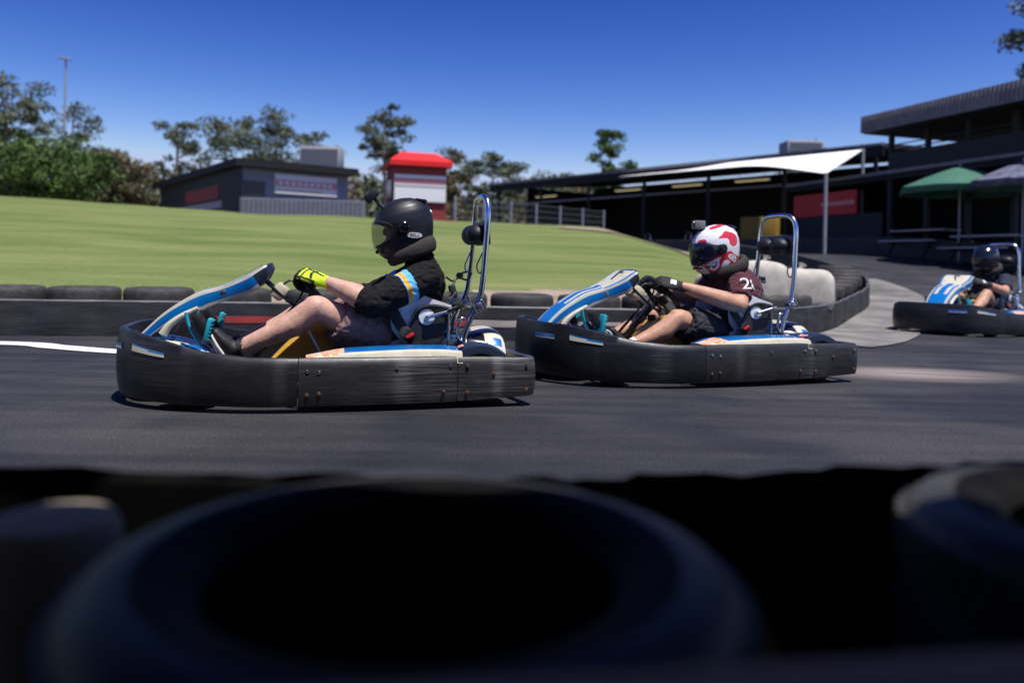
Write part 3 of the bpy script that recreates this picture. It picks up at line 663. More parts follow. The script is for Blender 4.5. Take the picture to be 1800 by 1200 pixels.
def make_helmet(person, c, tilt, yaw, shell, visor, badge, cam_fn):
    rot = Matrix.Rotation(yaw, 3, 'Z') @ Matrix.Rotation(tilt, 3, 'Y')
    sl = interp_slices(34); n = 72
    def hole(cx):
        az = abs(math.atan2(cx.y, cx.x-.02)); top = .052-.018*sstep(.5,1.2,az); bot = -.072+.016*sstep(.4,1.2,az)
        return bot < cx.z < top and az < R(64)
    rings = [helmet_ring(s, n) for s in sl]; inner = [helmet_ring(s, n, -.020) for s in sl]
    mb = MB(); vs = [p for r in rings for p in r]; fs = []
    mb2 = MB(); vs2 = [p for r in inner for p in r]
    for i in range(len(sl)-1):
        for j in range(n):
            k = (j+1) % n; q = (i*n+j, i*n+k, (i+1)*n+k, (i+1)*n+j)
            if not hole(sum((vs[a] for a in q), V((0,0,0)))/4): fs.append(q)
    fs.append(tuple((len(sl)-1)*n+j for j in range(n)))
    mb.add([rot @ p+c for p in vs], fs); mb2.add([rot @ p+c for p in vs2], fs)
    h = mb.build('helmet', shell, person, angle=70, fix=True)
    mb2.build('helmet_lining', 'padding', h)
    # rim of the eye port joins shell and lining; lip of the chin bar
    def surf(az, z, off):
        s = [np.interp(z, [q[0] for q in sl], [q[k] for q in sl]) for k in range(4)]
        f, b, hw = s[1], s[2], s[3]; cc = (f+b)/2; a = (f-b)/2+off; w = hw+off
        return V((cc+math.copysign(abs(math.cos(az))**.92, math.cos(az))*a, math.copysign(abs(math.sin(az))**.92, math.sin(az))*w, z))
    port = []
    for k in range(48):
        t = 2*math.pi*k/48; ct, st = math.cos(t), math.sin(t)
        az = R(66)*math.copysign(abs(ct)**.45, ct); e = abs(az)
        top = .055-.018*sstep(.5,1.2,e); bot = -.075+.016*sstep(.4,1.2,e)
        z = (top+bot)/2+(top-bot)/2*math.copysign(abs(st)**.5, st); port.append(rot @ surf(az, z, -.006)+c)
    mb = MB(); mb.tube(port, .009, 8, closed=True); mb.build('eye_port_seal', 'foam_black', h)
    edge = [rot @ q+c for q in helmet_ring(sl[0], 40, -.008)]; mb = MB(); mb.tube(edge, .009, 8, closed=True); mb.build('bottom_trim', 'foam_black', h)
    # visor
    vsr = []; 
    for z in np.linspace(-.082,.066,12):
        ring = []
        for a in np.linspace(-86,86,44):
            az = R(a); e = sstep(.7,1.45,abs(az)); zz = z*(1-.55*e)-.004*e
            ring.append(rot @ surf(az, zz, .006+.006*(1-e))+c)
        vsr.append(ring)
    mb = MB(); mb.loft(vsr, closed=False, caps=False); v = mb.build('visor', visor, h, fix=False)
    for s in (1,-1):
        q = surf(R(88), -.004, .004); q = V((q.x, s*q.y, q.z)); mb = MB()
        mb.revolve([(.001,.012),(.022,.011),(.030,.006),(.034,-.006)], rot @ q+c, rot @ V((0,s,0)), 24)
        for k in range(3): mb.box(rot @ (q+V((.006-.012*k,s*.012,.004)))+c, (.006,.004,.034), rot)
        mb.build('visor_pivot', 'helmet_gloss', h)
    # chin vents and crown vents
    mb = MB()
    for s in (1,-1):
        for az, z in ((R(22)*s,-.105),(R(48)*s,-.105)):
            q = surf(az, z, .002); mb.box(rot @ q+c, (.012,.034,.014), rot @ Matrix.Rotation(az,3,'Z'), bev=.004)
    q = surf(0, -.10, .004); mb.box(rot @ q+c, (.02,.05,.02), rot, bev=.006)
    mb.build('chin_vent', 'helmet_gloss', h)
    mb = MB()
    mb.tube([rot @ q+c for q in (V((-.065,.04,.130)),V((-.10,.045,.122)),V((-.142,.045,.108)))], [(.004,.018),(.014,.022),(.012,.018)], 10, round_end=True)
    mb.tube([rot @ q+c for q in (V((-.065,-.04,.130)),V((-.10,-.045,.122)),V((-.142,-.045,.108)))], [(.004,.018),(.014,.022),(.012,.018)], 10, round_end=True)
    mb.build('crown_vent', 'helmet_gloss', h)
    if badge:
        for s in (1,-1):
            q = surf(R(104), -.058, 0); base = rot @ V((q.x, s*q.y, q.z))+c
            ax = (rot @ Matrix.Rotation(R(-16),3,'Y')) ; X = ax @ V((-s,0,0)); nrm = (rot @ V((-.12,s,-.1))).normalized(); X = (X-nrm*X.dot(nrm)).normalized(); Y = nrm.cross(X)
            pts = []
            for k in range(28):
                t = 2*math.pi*k/28; pts.append(base+X*.041*math.copysign(abs(math.cos(t))**.8, math.cos(t))+Y*.0145*math.copysign(abs(math.sin(t))**.8, math.sin(t)))
            mb = MB(); mb.prism([p_-nrm*.004 for p_ in pts], nrm*.009); bd = mb.build('badge', 'badge_white', h)
            vs_, fs_ = text_mesh('BELL', .024, .0003); 
            mb2_ = MB(); mb2_.add([base+X*q.x*1.15+Y*q.y+nrm*(.0056+q.z) for q in vs_], fs_); o = mb2_.build('badge_lettering', 'badge_ink', h, smooth=False)
        q = surf(R(176), .045, .003); mb = MB(); mb.revolve([(.001,.003),(.014,.002),(.015,-.004)], rot @ q+c, rot @ V((-1,0,.25)), 16); mb.build('rear_sticker', 'badge_white', h)
    cam_fn(h, rot, c)
    return h

def neck_brace(person, c0, c1, r0, r1, w0):
    # foam collar: a thick open ring tilted up at the back
    pts, rad = [], []
    for k in range(41):
        a = R(-170+340*k/40)          # opening at the front
        x = -math.cos(a); y = math.sin(a); q = (x+1)/2
        pts.append(V((c0.x+(c1.x-c0.x)*q, y*w0, c0.z+(c1.z-c0.z)*q)))
        rad.append((r0+(r1-r0)*q, .028-.004*q))
    mb = MB(); mb.tube(pts, rad, 12, up=V((.25,0,1)))
    return remeshed(mb, 'neck_brace', 'foam_black', person, .006, 3, fold=.002)

def make_driver(label, J, st, helmet_args):
    p = empty('person', (0,0,0)); tag(p, label, 'person')
    both = (1,-1); m = lambda v, s: V((v.x, v.y if s > 0 else -v.y, v.z))
    J2 = {}
    for s in both:
        for k in ('shoulder','elbow','hip','knee','ankle','toe','heel'):
            J2[k, s] = V(J[k+'_far']) if (s < 0 and k+'_far' in J) else m(V(J[k]), s)
        rp, T = rim_point(st['grip'] if s > 0 else st.get('grip_far', st['grip']), s); fr = hand_frame(J2['elbow', s], rp, T, s, st.get('hand', 1.06)); J2['fr', s] = fr; J2['wrist', s] = fr[0]-fr[1]*.03
    pel, wai, che, nek, hd = (V(J[k]) for k in ('pelvis','waist','chest','neck','head'))
    sc = st.get('girth', 1.0); ka = sc*st.get('arm', 1.12); kl = sc*st.get('leg', 1.08)
    # ---- body, one skin
    b = MB(); up = V((0,1,0))
    b.tube(spline([pel, wai, che, nek], 10), [(q, d) for q, d in zip(np.interp(np.linspace(0,1,10),[0,.33,.75,1],[.15,.14,.165,.06])*sc, np.interp(np.linspace(0,1,10),[0,.33,.75,1],[.105,.10,.108,.058])*sc)], 20, up=up, round_end=True)
    b.tube([nek, hd+V((-.02,0,-.05))], [(.062,.06),(.062,.06)], 14, up=up, round_end=True)
    b.blob(hd, (.098,.076,.118), 20); b.blob(hd+V((.04,0,-.075)), (.055,.052,.05), 14); b.blob(hd+V((.100,0,-.03)), (.018,.014,.024), 10)
    for s in both:
        b.blob(hd+V((.085,0,.012)), (.022,.06,.012), 10); b.blob(hd+V((.092,0,-.082)), (.012,.026,.010), 10); b.blob(hd+V((-.01,s*.075,-.02)), (.02,.010,.03), 10)
        sh, el, wr = J2['shoulder', s], J2['elbow', s], J2['wrist', s]
        b.tube([che+(sh-che)*.4, sh, sh.lerp(el,.35), sh.lerp(el,.8), el], [.07*sc,.062*sc,.052*ka,.045*ka,.043*ka], 14, round_end=True)
        b.tube([el, el.lerp(wr,.25), el.lerp(wr,.6), wr], [.043*ka,.048*ka,.040*ka,.029*ka], 14, round_end=True)
        hand_tubes(b, J2['fr', s], .9)
        hp, kn, an, to, he = (J2[k, s] for k in ('hip','knee','ankle','toe','heel'))
        b.tube([hp, hp.lerp(kn,.4), hp.lerp(kn,.8), kn], [.088*kl,.078*kl,.064*kl,.059*kl], 18, round_end=True)
        sd = (an-kn).normalized(); bk = V((0,0,-1)); bk = (bk-sd*bk.dot(sd)).normalized()
        b.tube([kn, kn.lerp(an,.15)+bk*.004, kn.lerp(an,.34)+bk*.020, kn.lerp(an,.6)+bk*.012, an], [.058*kl,.056*kl,.059*kl,.047*kl,.035*kl], 18, round_end=True)
        b.blob(kn+V((.028,0,.028)), (.034,.036,.034), 10)
        b.tube([an, he.lerp(to,.45), to], [.036,.034,.026], 12, round_end=True)
    body = remeshed(b, 'body', st['skin'], p, .0085, 8)
    for s in both:
        mb = MB(); mb.blob(hd+V((.088,s*.033,-.008)), (.013,.013,.013), 10); mb.build('eye', 'eye_white', p)
    # ---- shirt
    b = MB(); nn = 12; tt = np.linspace(0,1,nn)
    sp_ = spline([pel+V((-.01,0,.02)), wai, che, nek+V((-.005,0,.0))], nn)
    b.tube(sp_, [(q, d) for q, d in zip(np.interp(tt,[0,.33,.7,.88,1],[.165,.168,.185,.14,.085])*sc, np.interp(tt,[0,.33,.7,.88,1],[.125,.128,.132,.105,.080])*sc)], 22, up=up, round_end=True)
    for s in both:
        sh, el, wr = J2['shoulder', s], J2['elbow', s], J2['wrist', s]
        if st['sleeve'] == 'long':
            b.tube([che+(sh-che)*.35, sh, sh.lerp(el,.4), sh.lerp(el,.85), el, el.lerp(wr,.12), el.lerp(wr,st.get('cuff',.22))], [.092*sc,.086*sc,.068*ka,.062*ka,.060*ka,.059*ka,.057*ka], 16)
            b.blob(el, (.060*ka,.060*ka,.060*ka), 12)
        else:
            b.tube([che+(sh-che)*.35, sh, sh.lerp(el,.35), sh.lerp(el,.72)], [.088*sc,.082*sc,.076*sc,.072*sc], 16)
    sh1, el1 = J2['shoulder', 1], J2['elbow', 1]
    paint = None; mats = [st['shirt']]
    if st.get('armband'):
        mats = [st['shirt'], 'stripe_blue', 'stripe_orange']
        def paint(c):
            for s in both:
                a, e = J2['shoulder', s], J2['elbow', s]; d = e-a; t = (c-a).dot(d)/d.length_squared; r = (c-a-d*t).length
                if r < .12 and c.y*s > .10:
                    t += .10*(c.z-a.z)
                    if .30 < t < .40: return 1
                    if .40 <= t < .47: return 2
                    if .47 <= t < .49: return 1
            return 0
    shirt = remeshed(b, 'shirt', mats, p, .0075 if not st.get('armband') else .006, 5, fold=.012, fscale=(13,13,22), paint=paint)
    if st.get('patch'):
        vs, fs = text_mesh(st['patch'], .115, .0004)
        q0 = sh1.lerp(el1,.30); ax = (el1-sh1).normalized(); n0 = V((-.15,1,.18)); n0 = (n0-ax*n0.dot(ax)).normalized(); X = V((-1,0,0)); X = (X-n0*X.dot(n0)).normalized(); Y = n0.cross(X)
        mb = MB()
        for q in vs: pass
        mb.add([q0+X*q.x*1.25+Y*q.y+n0*(.083*sc+.004-((q.x*1.25)**2)*5.5+q.z) for q in vs], fs); mb.build('sleeve_print', 'white_print', shirt, smooth=False)
    # ---- shorts
    b = MB(); b.tube([pel+V((-.03,0,.05)), pel, pel+V((.05,0,-.01))], [(.165*sc,.12*sc),(.175*sc,.13*sc),(.165*sc,.11*sc)], 20, up=up, round_end=True)
    for s in both:
        hp, kn = J2['hip', s], J2['knee', s]; L_ = st.get('short_len', .62)
        b.tube([hp.lerp(kn,-.1), hp.lerp(kn,.15), hp.lerp(kn,.4), hp.lerp(kn,L_-.03), hp.lerp(kn,L_)], [.110*kl,.118*kl,.112*kl,.106*kl,.102*kl], 18)
    remeshed(b, 'shorts', st['shorts'], p, .0075, 4, fold=.014, fscale=(18,20,22))
    # ---- gloves and shoes
    for s in both:
        fr = J2['fr', s]; b = MB(); hand_tubes(b, fr, 1.26)
        O, X, Y, Z = fr
        b.tube([O+X*.01, O-X*.03, O-X*.065], [(.030,.036),(.031,.036),(.034,.038)], 14, up=Z)
        if st['glove'] == 'lime':
            def gp(c, fr=fr):
                O, X, Y, Z = fr; d = (c-O)/X.length_squared; x, y, z = d.dot(X), d.dot(Y), d.dot(Z)
                if z < -.012 and x > -.02: return 1
                if x > .108: return 1
                if abs(y-.012-.25*(x-.03)) < .006 and -.0 < x < .09: return 1
                if abs(x-.058+.5*abs(y)) < .007 and abs(y) < .03: return 1
                if .085 < x < .093: return 1
                if abs(abs(y)-.036) < .004 and x > .02: return 1
                return 0
            g = remeshed(b, 'glove', ['lime_glove','black_glove'], p, .0032, 3, paint=gp)
        else:
            def gp2(c, fr=fr):
                O, X, Y, Z = fr; d = c-O; x, y, z = d.dot(X), d.dot(Y), d.dot(Z)
                return 1 if (z > .012 and .02 < x < .06 and abs(y) < .022) else 0
            g = remeshed(b, 'glove', ['black_glove','badge_white'], p, .004, 3, paint=gp2)
        an, to, he = J2['ankle', s], J2['toe', s], J2['heel', s]
        d = (to-he).normalized(); upv = (an-he); upv = (upv-d*upv.dot(d)).normalized()
        b = MB(); b.tube([he+upv*.030, he.lerp(to,.3)+upv*.040, he.lerp(to,.65)+upv*.030, to+upv*.024], [(.040,.038),(.044,.042),(.034,.047),(.024,.040)], 14, up=upv, round_end=True)
        b.tube([he.lerp(to,.22)+upv*.04, an-(an-J2['knee', s]).normalized()*.0], [.043,.044], 14)
        sh_ = remeshed(b, 'shoe', 'shoe_black', p, .006, 4)
        b = MB(); b.tube([he+upv*.000, he.lerp(to,.3), he.lerp(to,.65)-upv*.002, to], [(.010,.040),(.010,.042),(.010,.048),(.009,.040)], 14, up=upv, round_end=True); b.build('sole', 'sole_white', sh_)
        b = MB(); kd = (J2['knee', s]-an).normalized(); b.tube([an-kd*.02, an+kd*.03, an+kd*.05], [.042,.041,.041], 14); remeshed(b, 'sock', st.get('sock','shoe_black'), p, .006, 2, fold=.004, fscale=(30,30,30))
    make_helmet(p, hd, *helmet_args)
    return p

def cam_small(h, rot, c):                # small black camera on an arm at the front of the crown
    mb = MB(); b0 = V((.085,.03,.125)); b1 = V((.108,.03,.165)); b2 = V((.128,.03,.20))
    mb.tube([rot @ b0+c, rot @ b1+c, rot @ b2+c], [.014,.010,.009], 10); mb.revolve([(.001,.014),(.010,.013),(.010,-.013),(.001,-.014)], rot @ b1+c, rot @ V((0,1,0)), 12)
    mb.build('camera_mount', 'black_plastic', h)
    r2 = rot @ Matrix.Rotation(R(28),3,'Y')
    mb = MB(); mb.box(rot @ V((.132,.03,.200))+c, (.078,.050,.046), r2, bev=.006, mi=0); mb.revolve([(.001,.010),(.012,.009),(.013,.0)], rot @ V((.132,.03,.197))+c+r2 @ V((.031,.004,.004)), r2 @ V((1,0,0)), 14, mi=1)
    mb.build('action_camera', ['helmet_matte','helmet_gloss'], h)
def cam_box(h, rot, c):
    mb = MB(); mb.tube([rot @ V((.07,0,.118))+c, rot @ V((.078,0,.148))+c], [.016,.012], 10); mb.build('camera_mount', 'black_plastic', h)
    mb = MB(); r2 = rot @ Matrix.Rotation(R(-14),3,'Y'); q = rot @ V((.082,0,.178))+c
    mb.box(q, (.075,.066,.056), r2, bev=.006); mb.revolve([(.001,.008),(.015,.007),(.016,.0)], q+r2 @ V((.037,.01,.006)), r2 @ V((1,0,0)), 14, mi=1)
    mb.build('action_camera', ['camera_grey','helmet_gloss'], h)
mk('camera_grey', (.16,.16,.17), .5, scale=30)

def J_default(k):
    return dict(pelvis=k(676,583,0), waist=k(710,556,0), chest=k(741,502,0), neck=k(737,457,0), head=k(709,399,0), shoulder=k(749,487,.185), elbow=k(655,533,.285),
                hip=k(664,589,.10), knee=k(556,541,.20), ankle=k(418,613,.20), heel=k(400,631,.20), toe=k(374,590,.20))

# ---- place karts and drivers
kart_lead = make_kart()
def stand(o, O, yaw): o.location = O; o.rotation_euler = (0,0,math.pi+yaw)
stand(kart_lead, O1, YAW1)
tag(kart_lead, 'leading blue and cream go-kart with scuffed black bumpers, driven by the person in lime gloves', 'go-kart', 'rental go-karts on the track')
# red button of the lead kart's belt buckle
J1 = J_default(K)
J1['knee_far'] = K(540,545,-.19); J1['ankle_far'] = K(412,606,-.19); J1['heel_far'] = K(397,624,-.19); J1['toe_far'] = K(372,586,-.19)
driver_lead = make_driver('driver in black long-sleeved top, matte black helmet and lime yellow gloves steering the front kart', J1,
    dict(hand=1.22, grip=52, grip_far=44, arm=1.28, leg=1.12, skin='skin_fair', shirt='black_knit', sleeve='long', cuff=.26, shorts='mauve_cotton', glove='lime', armband=True, short_len=.66),
    (R(15), 0, 'helmet_matte', 'visor_clear', True, cam_small))
neck_brace(driver_lead, K(758,427,0), K(688,458,0), .047, .034, .14)
stand(driver_lead, O1, YAW1)
O2, YAW2 = V((1.05,5.28,0)), R(17)
kart_second = copy_tree(kart_lead); stand(kart_second, O2, YAW2)
for ch in kart_second.children:
    if ch.name.split('.')[0] in ('front_bumper','side_bumper','rear_bumper'):
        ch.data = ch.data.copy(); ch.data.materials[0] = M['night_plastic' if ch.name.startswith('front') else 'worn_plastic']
kart_second['label'] = 'rental go-kart following close behind the leader, its cream nose panel showing a dark number'
K2 = make_local(O2, YAW2)
J2_ = J_default(K)
J2_.update(pelvis=K2(1262,584,0), waist=K2(1285,562,0), chest=K2(1300,510,0), neck=K2(1282,472,0), head=K2(1257,436,0), shoulder=K2(1302,500,.185), elbow=K2(1300,536,.30),
           hip=K2(1252,586,.10), knee=K2(1193,560,.20), ankle=K2(1107,608,.20), heel=K2(1092,622,.20), toe=K2(1070,585,.20))
driver_second = make_driver('driver in maroon short-sleeved shirt and red and white helmet steering the second kart', J2_,
    dict(grip=44, skin='skin_tan', shirt='maroon_knit', sleeve='short', arm=1.25, shorts='charcoal_cotton', glove='black', patch='28', short_len=.85, sock='sock_white'),
    (R(14), R(-6), 'helmet_red_white', 'visor_dark', False, cam_box))
neck_brace(driver_second, K2(1303,458,0), K2(1244,484,0), .047, .032, .135)
stand(driver_second, O2, YAW2)
O3, YAW3 = V((5.46,9.47,0)), R(37)
kart_third = copy_tree(kart_lead); stand(kart_third, O3, YAW3)
kart_third['label'] = 'rental go-kart coming round the bend at the far right, turned nose towards the viewer'
def no_cam(h, rot, c): pass
J3 = J_default(K)
driver_third = make_driver('driver in dark clothes and dark helmet in the kart at the far right', J3,
    dict(grip=44, skin='skin_tan', shirt='navy_knit', sleeve='short', shorts='charcoal_cotton', glove='black', short_len=.6),
    (R(12), 0, 'helmet_gloss', 'visor_dark', False, no_cam))
neck_brace(driver_third, K(758,427,0), K(688,458,0), .047, .034, .14)
stand(driver_third, O3, YAW3)
# ------------------------------------------------------------------ the place
rng = np.random.default_rng(5)
mk('asphalt_far', (.045,.045,.047), .85, scale=6, var=.2)
mk('dirt', (.19,.145,.10), .95, scale=3, col2=(.30,.245,.18), bump=.4, bscale=30)
mk('scrub_ground', (.075,.075,.035), .95, scale=.6, col2=(.15,.12,.07))
mk('concrete', (.085,.082,.078), .9, scale=1.6, col2=(.21,.20,.185), bump=.2, bscale=40, stretch=(1,1,1))
mk('line_paint', (.70,.70,.71), .6, scale=14, col2=(.55,.55,.56), lo=.55, hi=.8)
mk('belt_rubber', (.016,.016,.018), .6, scale=3, col2=(.040,.040,.042), stretch=(1,1,6), bump=.15, bscale=14, rvar=.15)
mk('belt_top', (.10,.10,.105), .5, scale=5, var=.35)
mk('band_red', (.42,.05,.045), .6, scale=6, col2=(.30,.05,.045), stretch=(1,1,3))
mk('band_cream', (.52,.45,.38), .6, scale=6, col2=(.38,.34,.29), stretch=(1,1,3))
mk('tyre_rubber', (.022,.021,.020), .7, scale=9, col2=(.055,.050,.045), bump=.3, bscale=60)
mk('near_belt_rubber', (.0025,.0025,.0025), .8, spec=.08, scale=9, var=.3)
mk('near_shoulder_rubber', (.030,.030,.029), .45, spec=.15, col2=(.075,.073,.070), scale=8, bump=.15, bscale=90)  # paler than the sidewall, puts the rim highlight into the colour
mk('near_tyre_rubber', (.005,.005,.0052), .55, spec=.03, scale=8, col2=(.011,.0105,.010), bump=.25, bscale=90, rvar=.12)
mk('post_timber', (.30,.25,.20), .85, scale=6, stretch=(6,6,1), col2=(.40,.34,.28), bump=.3, bscale=30)
mk('rail_timber', (.46,.22,.13), .7, scale=5, stretch=(1,8,8), col2=(.60,.34,.22), bump=.3, bscale=30)
mk('bag_cloth', (.38,.35,.29), .9, scale=7, col2=(.50,.46,.40), bump=.3, bscale=90)
mk('shed_black', (.006,.0065,.008), .7, scale=5, var=.3)
mk('shed_navy', (.005,.009,.016), .6, scale=5, var=.3)
mk('shed_grey', (.24,.255,.29), .7, scale=4, var=.1)
mk('roof_grey', (.19,.18,.20), .6, scale=6, var=.2)
mk('window_dark', (.015,.02,.03), .15, scale=6, var=.3)
mk('sign_white', (.78,.77,.76), .5, scale=9, var=.05)
mk('sign_red', (.62,.16,.15), .5, scale=26, col2=(.72,.36,.33))
mk('sign_orange', (.66,.40,.20), .5, scale=20, var=.15)
mk('booth_red', (.26,.035,.035), .6, scale=5, var=.2)
mk('canopy_red', (.70,.015,.015), .5, scale=5, var=.08)
mk('banner_red', (.62,.03,.03), .55, scale=3, col2=(.42,.025,.03), stretch=(3,3,1))
mk('fence_grey', (.145,.155,.175), .55, scale=5, var=.1)
mk('wire', (.22,.22,.22), .5, .6, scale=30)
mk('sail_white', (.82,.82,.80), .7, scale=3, var=.03)
mk('umbrella_green', (.035,.13,.085), .75, scale=6, var=.15)
mk('umbrella_blue', (.05,.06,.11), .75, scale=6, col2=(.13,.14,.19), lo=.4, hi=.6)
mk('mustard', (.26,.16,.02), .6, scale=6, var=.15)
mk('unit_grey', (.33,.33,.34), .6, scale=10, var=.1)
mk('pole_grey', (.28,.30,.34), .5, scale=10, var=.1)
mk('bark', (.16,.12,.09), .9, scale=6, col2=(.27,.23,.19), stretch=(1,1,.3), bump=.4, bscale=20)
mk('leaf_gum', (.055,.075,.040), .7, scale=.7, col2=(.115,.135,.075), detail=3)
mk('leaf_green', (.030,.070,.010), .7, scale=.7, col2=(.075,.135,.018), detail=3)
mk('leaf_dry', (.085,.075,.035), .75, scale=.7, col2=(.15,.125,.065), detail=3)
mk('hose_green', (.02,.28,.06), .5, scale=20)
mk('bench_pale', (.42,.40,.38), .6, scale=10, var=.1)
def asphalt_mat():
    m = mat('asphalt', (.020,.020,.024), .78, scale=.8, col2=(.046,.044,.044), bump=.22, bscale=160, rvar=.12, detail=8, spec=.35)
    N, L = nodes_of(m); b = N['Principled BSDF']; ramp = [n for n in N if n.type == 'VALTORGB'][0]
    geo = N.new('ShaderNodeNewGeometry')
    # worn, polished streaks along the direction of travel, and aggregate specks
    mp = N.new('ShaderNodeMapping'); mp.inputs['Scale'].default_value = (.35,3.2,1); mp.inputs['Rotation'].default_value = (0,0,R(-6)); L.new(geo.outputs['Position'], mp.inputs['Vector'])
    n1 = N.new('ShaderNodeTexNoise'); n1.inputs['Scale'].default_value = 1.4; n1.inputs['Detail'].default_value = 7; L.new(mp.outputs['Vector'], n1.inputs['Vector'])
    r1 = N.new('ShaderNodeValToRGB'); r1.color_ramp.elements[0].position = .38; r1.color_ramp.elements[0].color = (.55,.57,.66,1); r1.color_ramp.elements[1].position = .68; r1.color_ramp.elements[1].color = (1.12,1.14,1.18,1)
    L.new(n1.outputs['Fac'], r1.inputs['Fac'])
    mx = N.new('ShaderNodeMixRGB'); mx.blend_type = 'MULTIPLY'; mx.inputs['Fac'].default_value = 1; L.new(ramp.outputs['Color'], mx.inputs['Color1']); L.new(r1.outputs['Color'], mx.inputs['Color2'])
    n2 = N.new('ShaderNodeTexNoise'); n2.inputs['Scale'].default_value = 90; n2.inputs['Detail'].default_value = 3; L.new(geo.outputs['Position'], n2.inputs['Vector'])
    r2 = N.new('ShaderNodeValToRGB'); r2.color_ramp.elements[0].position = .35; r2.color_ramp.elements[0].color = (.6,.6,.6,1); r2.color_ramp.elements[1].position = .75; r2.color_ramp.elements[1].color = (1.7,1.7,1.7,1)
    L.new(n2.outputs['Fac'], r2.inputs['Fac'])
    mx2 = N.new('ShaderNodeMixRGB'); mx2.blend_type = 'MULTIPLY'; mx2.inputs['Fac'].default_value = 1; L.new(mx.outputs['Color'], mx2.inputs['Color1']); L.new(r2.outputs['Color'], mx2.inputs['Color2'])
    n5 = N.new('ShaderNodeTexNoise'); n5.inputs['Scale'].default_value = .9; n5.inputs['Detail'].default_value = 5; n5.inputs['Distortion'].default_value = .6; L.new(geo.outputs['Position'], n5.inputs['Vector'])
    r5 = N.new('ShaderNodeValToRGB'); r5.color_ramp.elements[0].position = .36; r5.color_ramp.elements[0].color = (.50,.55,.75,1); r5.color_ramp.elements[1].position = .52; r5.color_ramp.elements[1].color = (1,1,1,1); L.new(n5.outputs['Fac'], r5.inputs['Fac'])
    mx5 = N.new('ShaderNodeMixRGB'); mx5.blend_type = 'MULTIPLY'; mx5.inputs['Fac'].default_value = 1; L.new(mx2.outputs['Color'], mx5.inputs['Color1']); L.new(r5.outputs['Color'], mx5.inputs['Color2']); mx2 = mx5
    # dust blown on to the track behind the second kart
    mp3 = N.new('ShaderNodeMapping'); mp3.inputs['Location'].default_value = (-2.75/.75,-5.45/.40,0); mp3.inputs['Scale'].default_value = (1/.75,1/.40,0)
    L.new(geo.outputs['Position'], mp3.inputs['Vector'])
    ln = N.new('ShaderNodeVectorMath'); ln.operation = 'LENGTH'; L.new(mp3.outputs['Vector'], ln.inputs[0])
    mr = N.new('ShaderNodeMapRange'); mr.inputs['From Min'].default_value = 1.1; mr.inputs['From Max'].default_value = .2; L.new(ln.outputs['Value'], mr.inputs['Value'])
    n3 = N.new('ShaderNodeTexNoise'); n3.inputs['Scale'].default_value = 3.0; n3.inputs['Detail'].default_value = 8; L.new(mp.outputs['Vector'], n3.inputs['Vector'])
    ml = N.new('ShaderNodeMath'); ml.operation = 'MULTIPLY'; ml.use_clamp = True; m4 = N.new('ShaderNodeMath'); m4.operation = 'MULTIPLY'; m4.inputs[1].default_value = 1.9; L.new(mr.outputs['Result'], m4.inputs[0]); L.new(m4.outputs['Value'], ml.inputs[0]); L.new(n3.outputs['Fac'], ml.inputs[1])
    mx3 = N.new('ShaderNodeMixRGB'); mx3.inputs['Color2'].default_value = (.24,.20,.18,1); L.new(ml.outputs['Value'], mx3.inputs['Fac']); L.new(mx2.outputs['Color'], mx3.inputs['Color1'])
    L.new(mx3.outputs['Color'], b.inputs['Base Color']); return m
M['asphalt'] = asphalt_mat()
def grass_mat(name, dark):
    m = mat(name, (.080,.122,.030), .9, scale=.9, col2=(.165,.188,.068), detail=9, bump=.12 if not dark else 0, bscale=120, stretch=(.3,1.5,1), lo=.3, hi=.66, spec=.15)
    e = [n for n in m.node_tree.nodes if n.type == 'VALTORGB'][0].color_ramp.elements.new(.80); e.color = (.25,.225,.10,1)
    return m
M['turf'] = grass_mat('turf', False); M['grass_blade'] = grass_mat('grass_blade', True)

def H(x, y):
    return sstep(9.5, 24, y)*1.15+sstep(20, 34, y)*.95*(1-sstep(-7, 3, x))
def grid(name, xs, ys, zf, m, keep=None, mats=None, kind='structure'):
    vs = []; ix = {}; fs = []; ms = []
    def vi(i, j):
        if (i, j) not in ix: ix[i, j] = len(vs); vs.append((xs[i], ys[j], zf(xs[i], ys[j])))
        return ix[i, j]
    for i in range(len(xs)-1):
        for j in range(len(ys)-1):
            cx, cy = (xs[i]+xs[i+1])/2, (ys[j]+ys[j+1])/2
            if keep and not keep(cx, cy): continue
            fs.append((vi(i,j), vi(i+1,j), vi(i+1,j+1), vi(i,j+1))); ms.append(mats(cx, cy) if mats else 0)
    mb = MB(); mb.add(vs, fs, ms); o = mb.build(name, m, None, angle=80, fix=False); o['kind'] = kind; return o
far = [-600,-300,-150,-80]; xs_g = far+list(np.arange(-60,61,3.0))+[-q for q in far[::-1]]
ys_g = [-60,-20,-5]+list(np.arange(0,60,2.0))+[70,90,130,200,350,700]
grid('ground', xs_g, ys_g, lambda x, y: H(x, y)-.06, 'scrub_ground')
grid('race_track', list(np.arange(-24,26.1,.5)), list(np.arange(-1.5,34.1,.5)), H, 'asphalt')

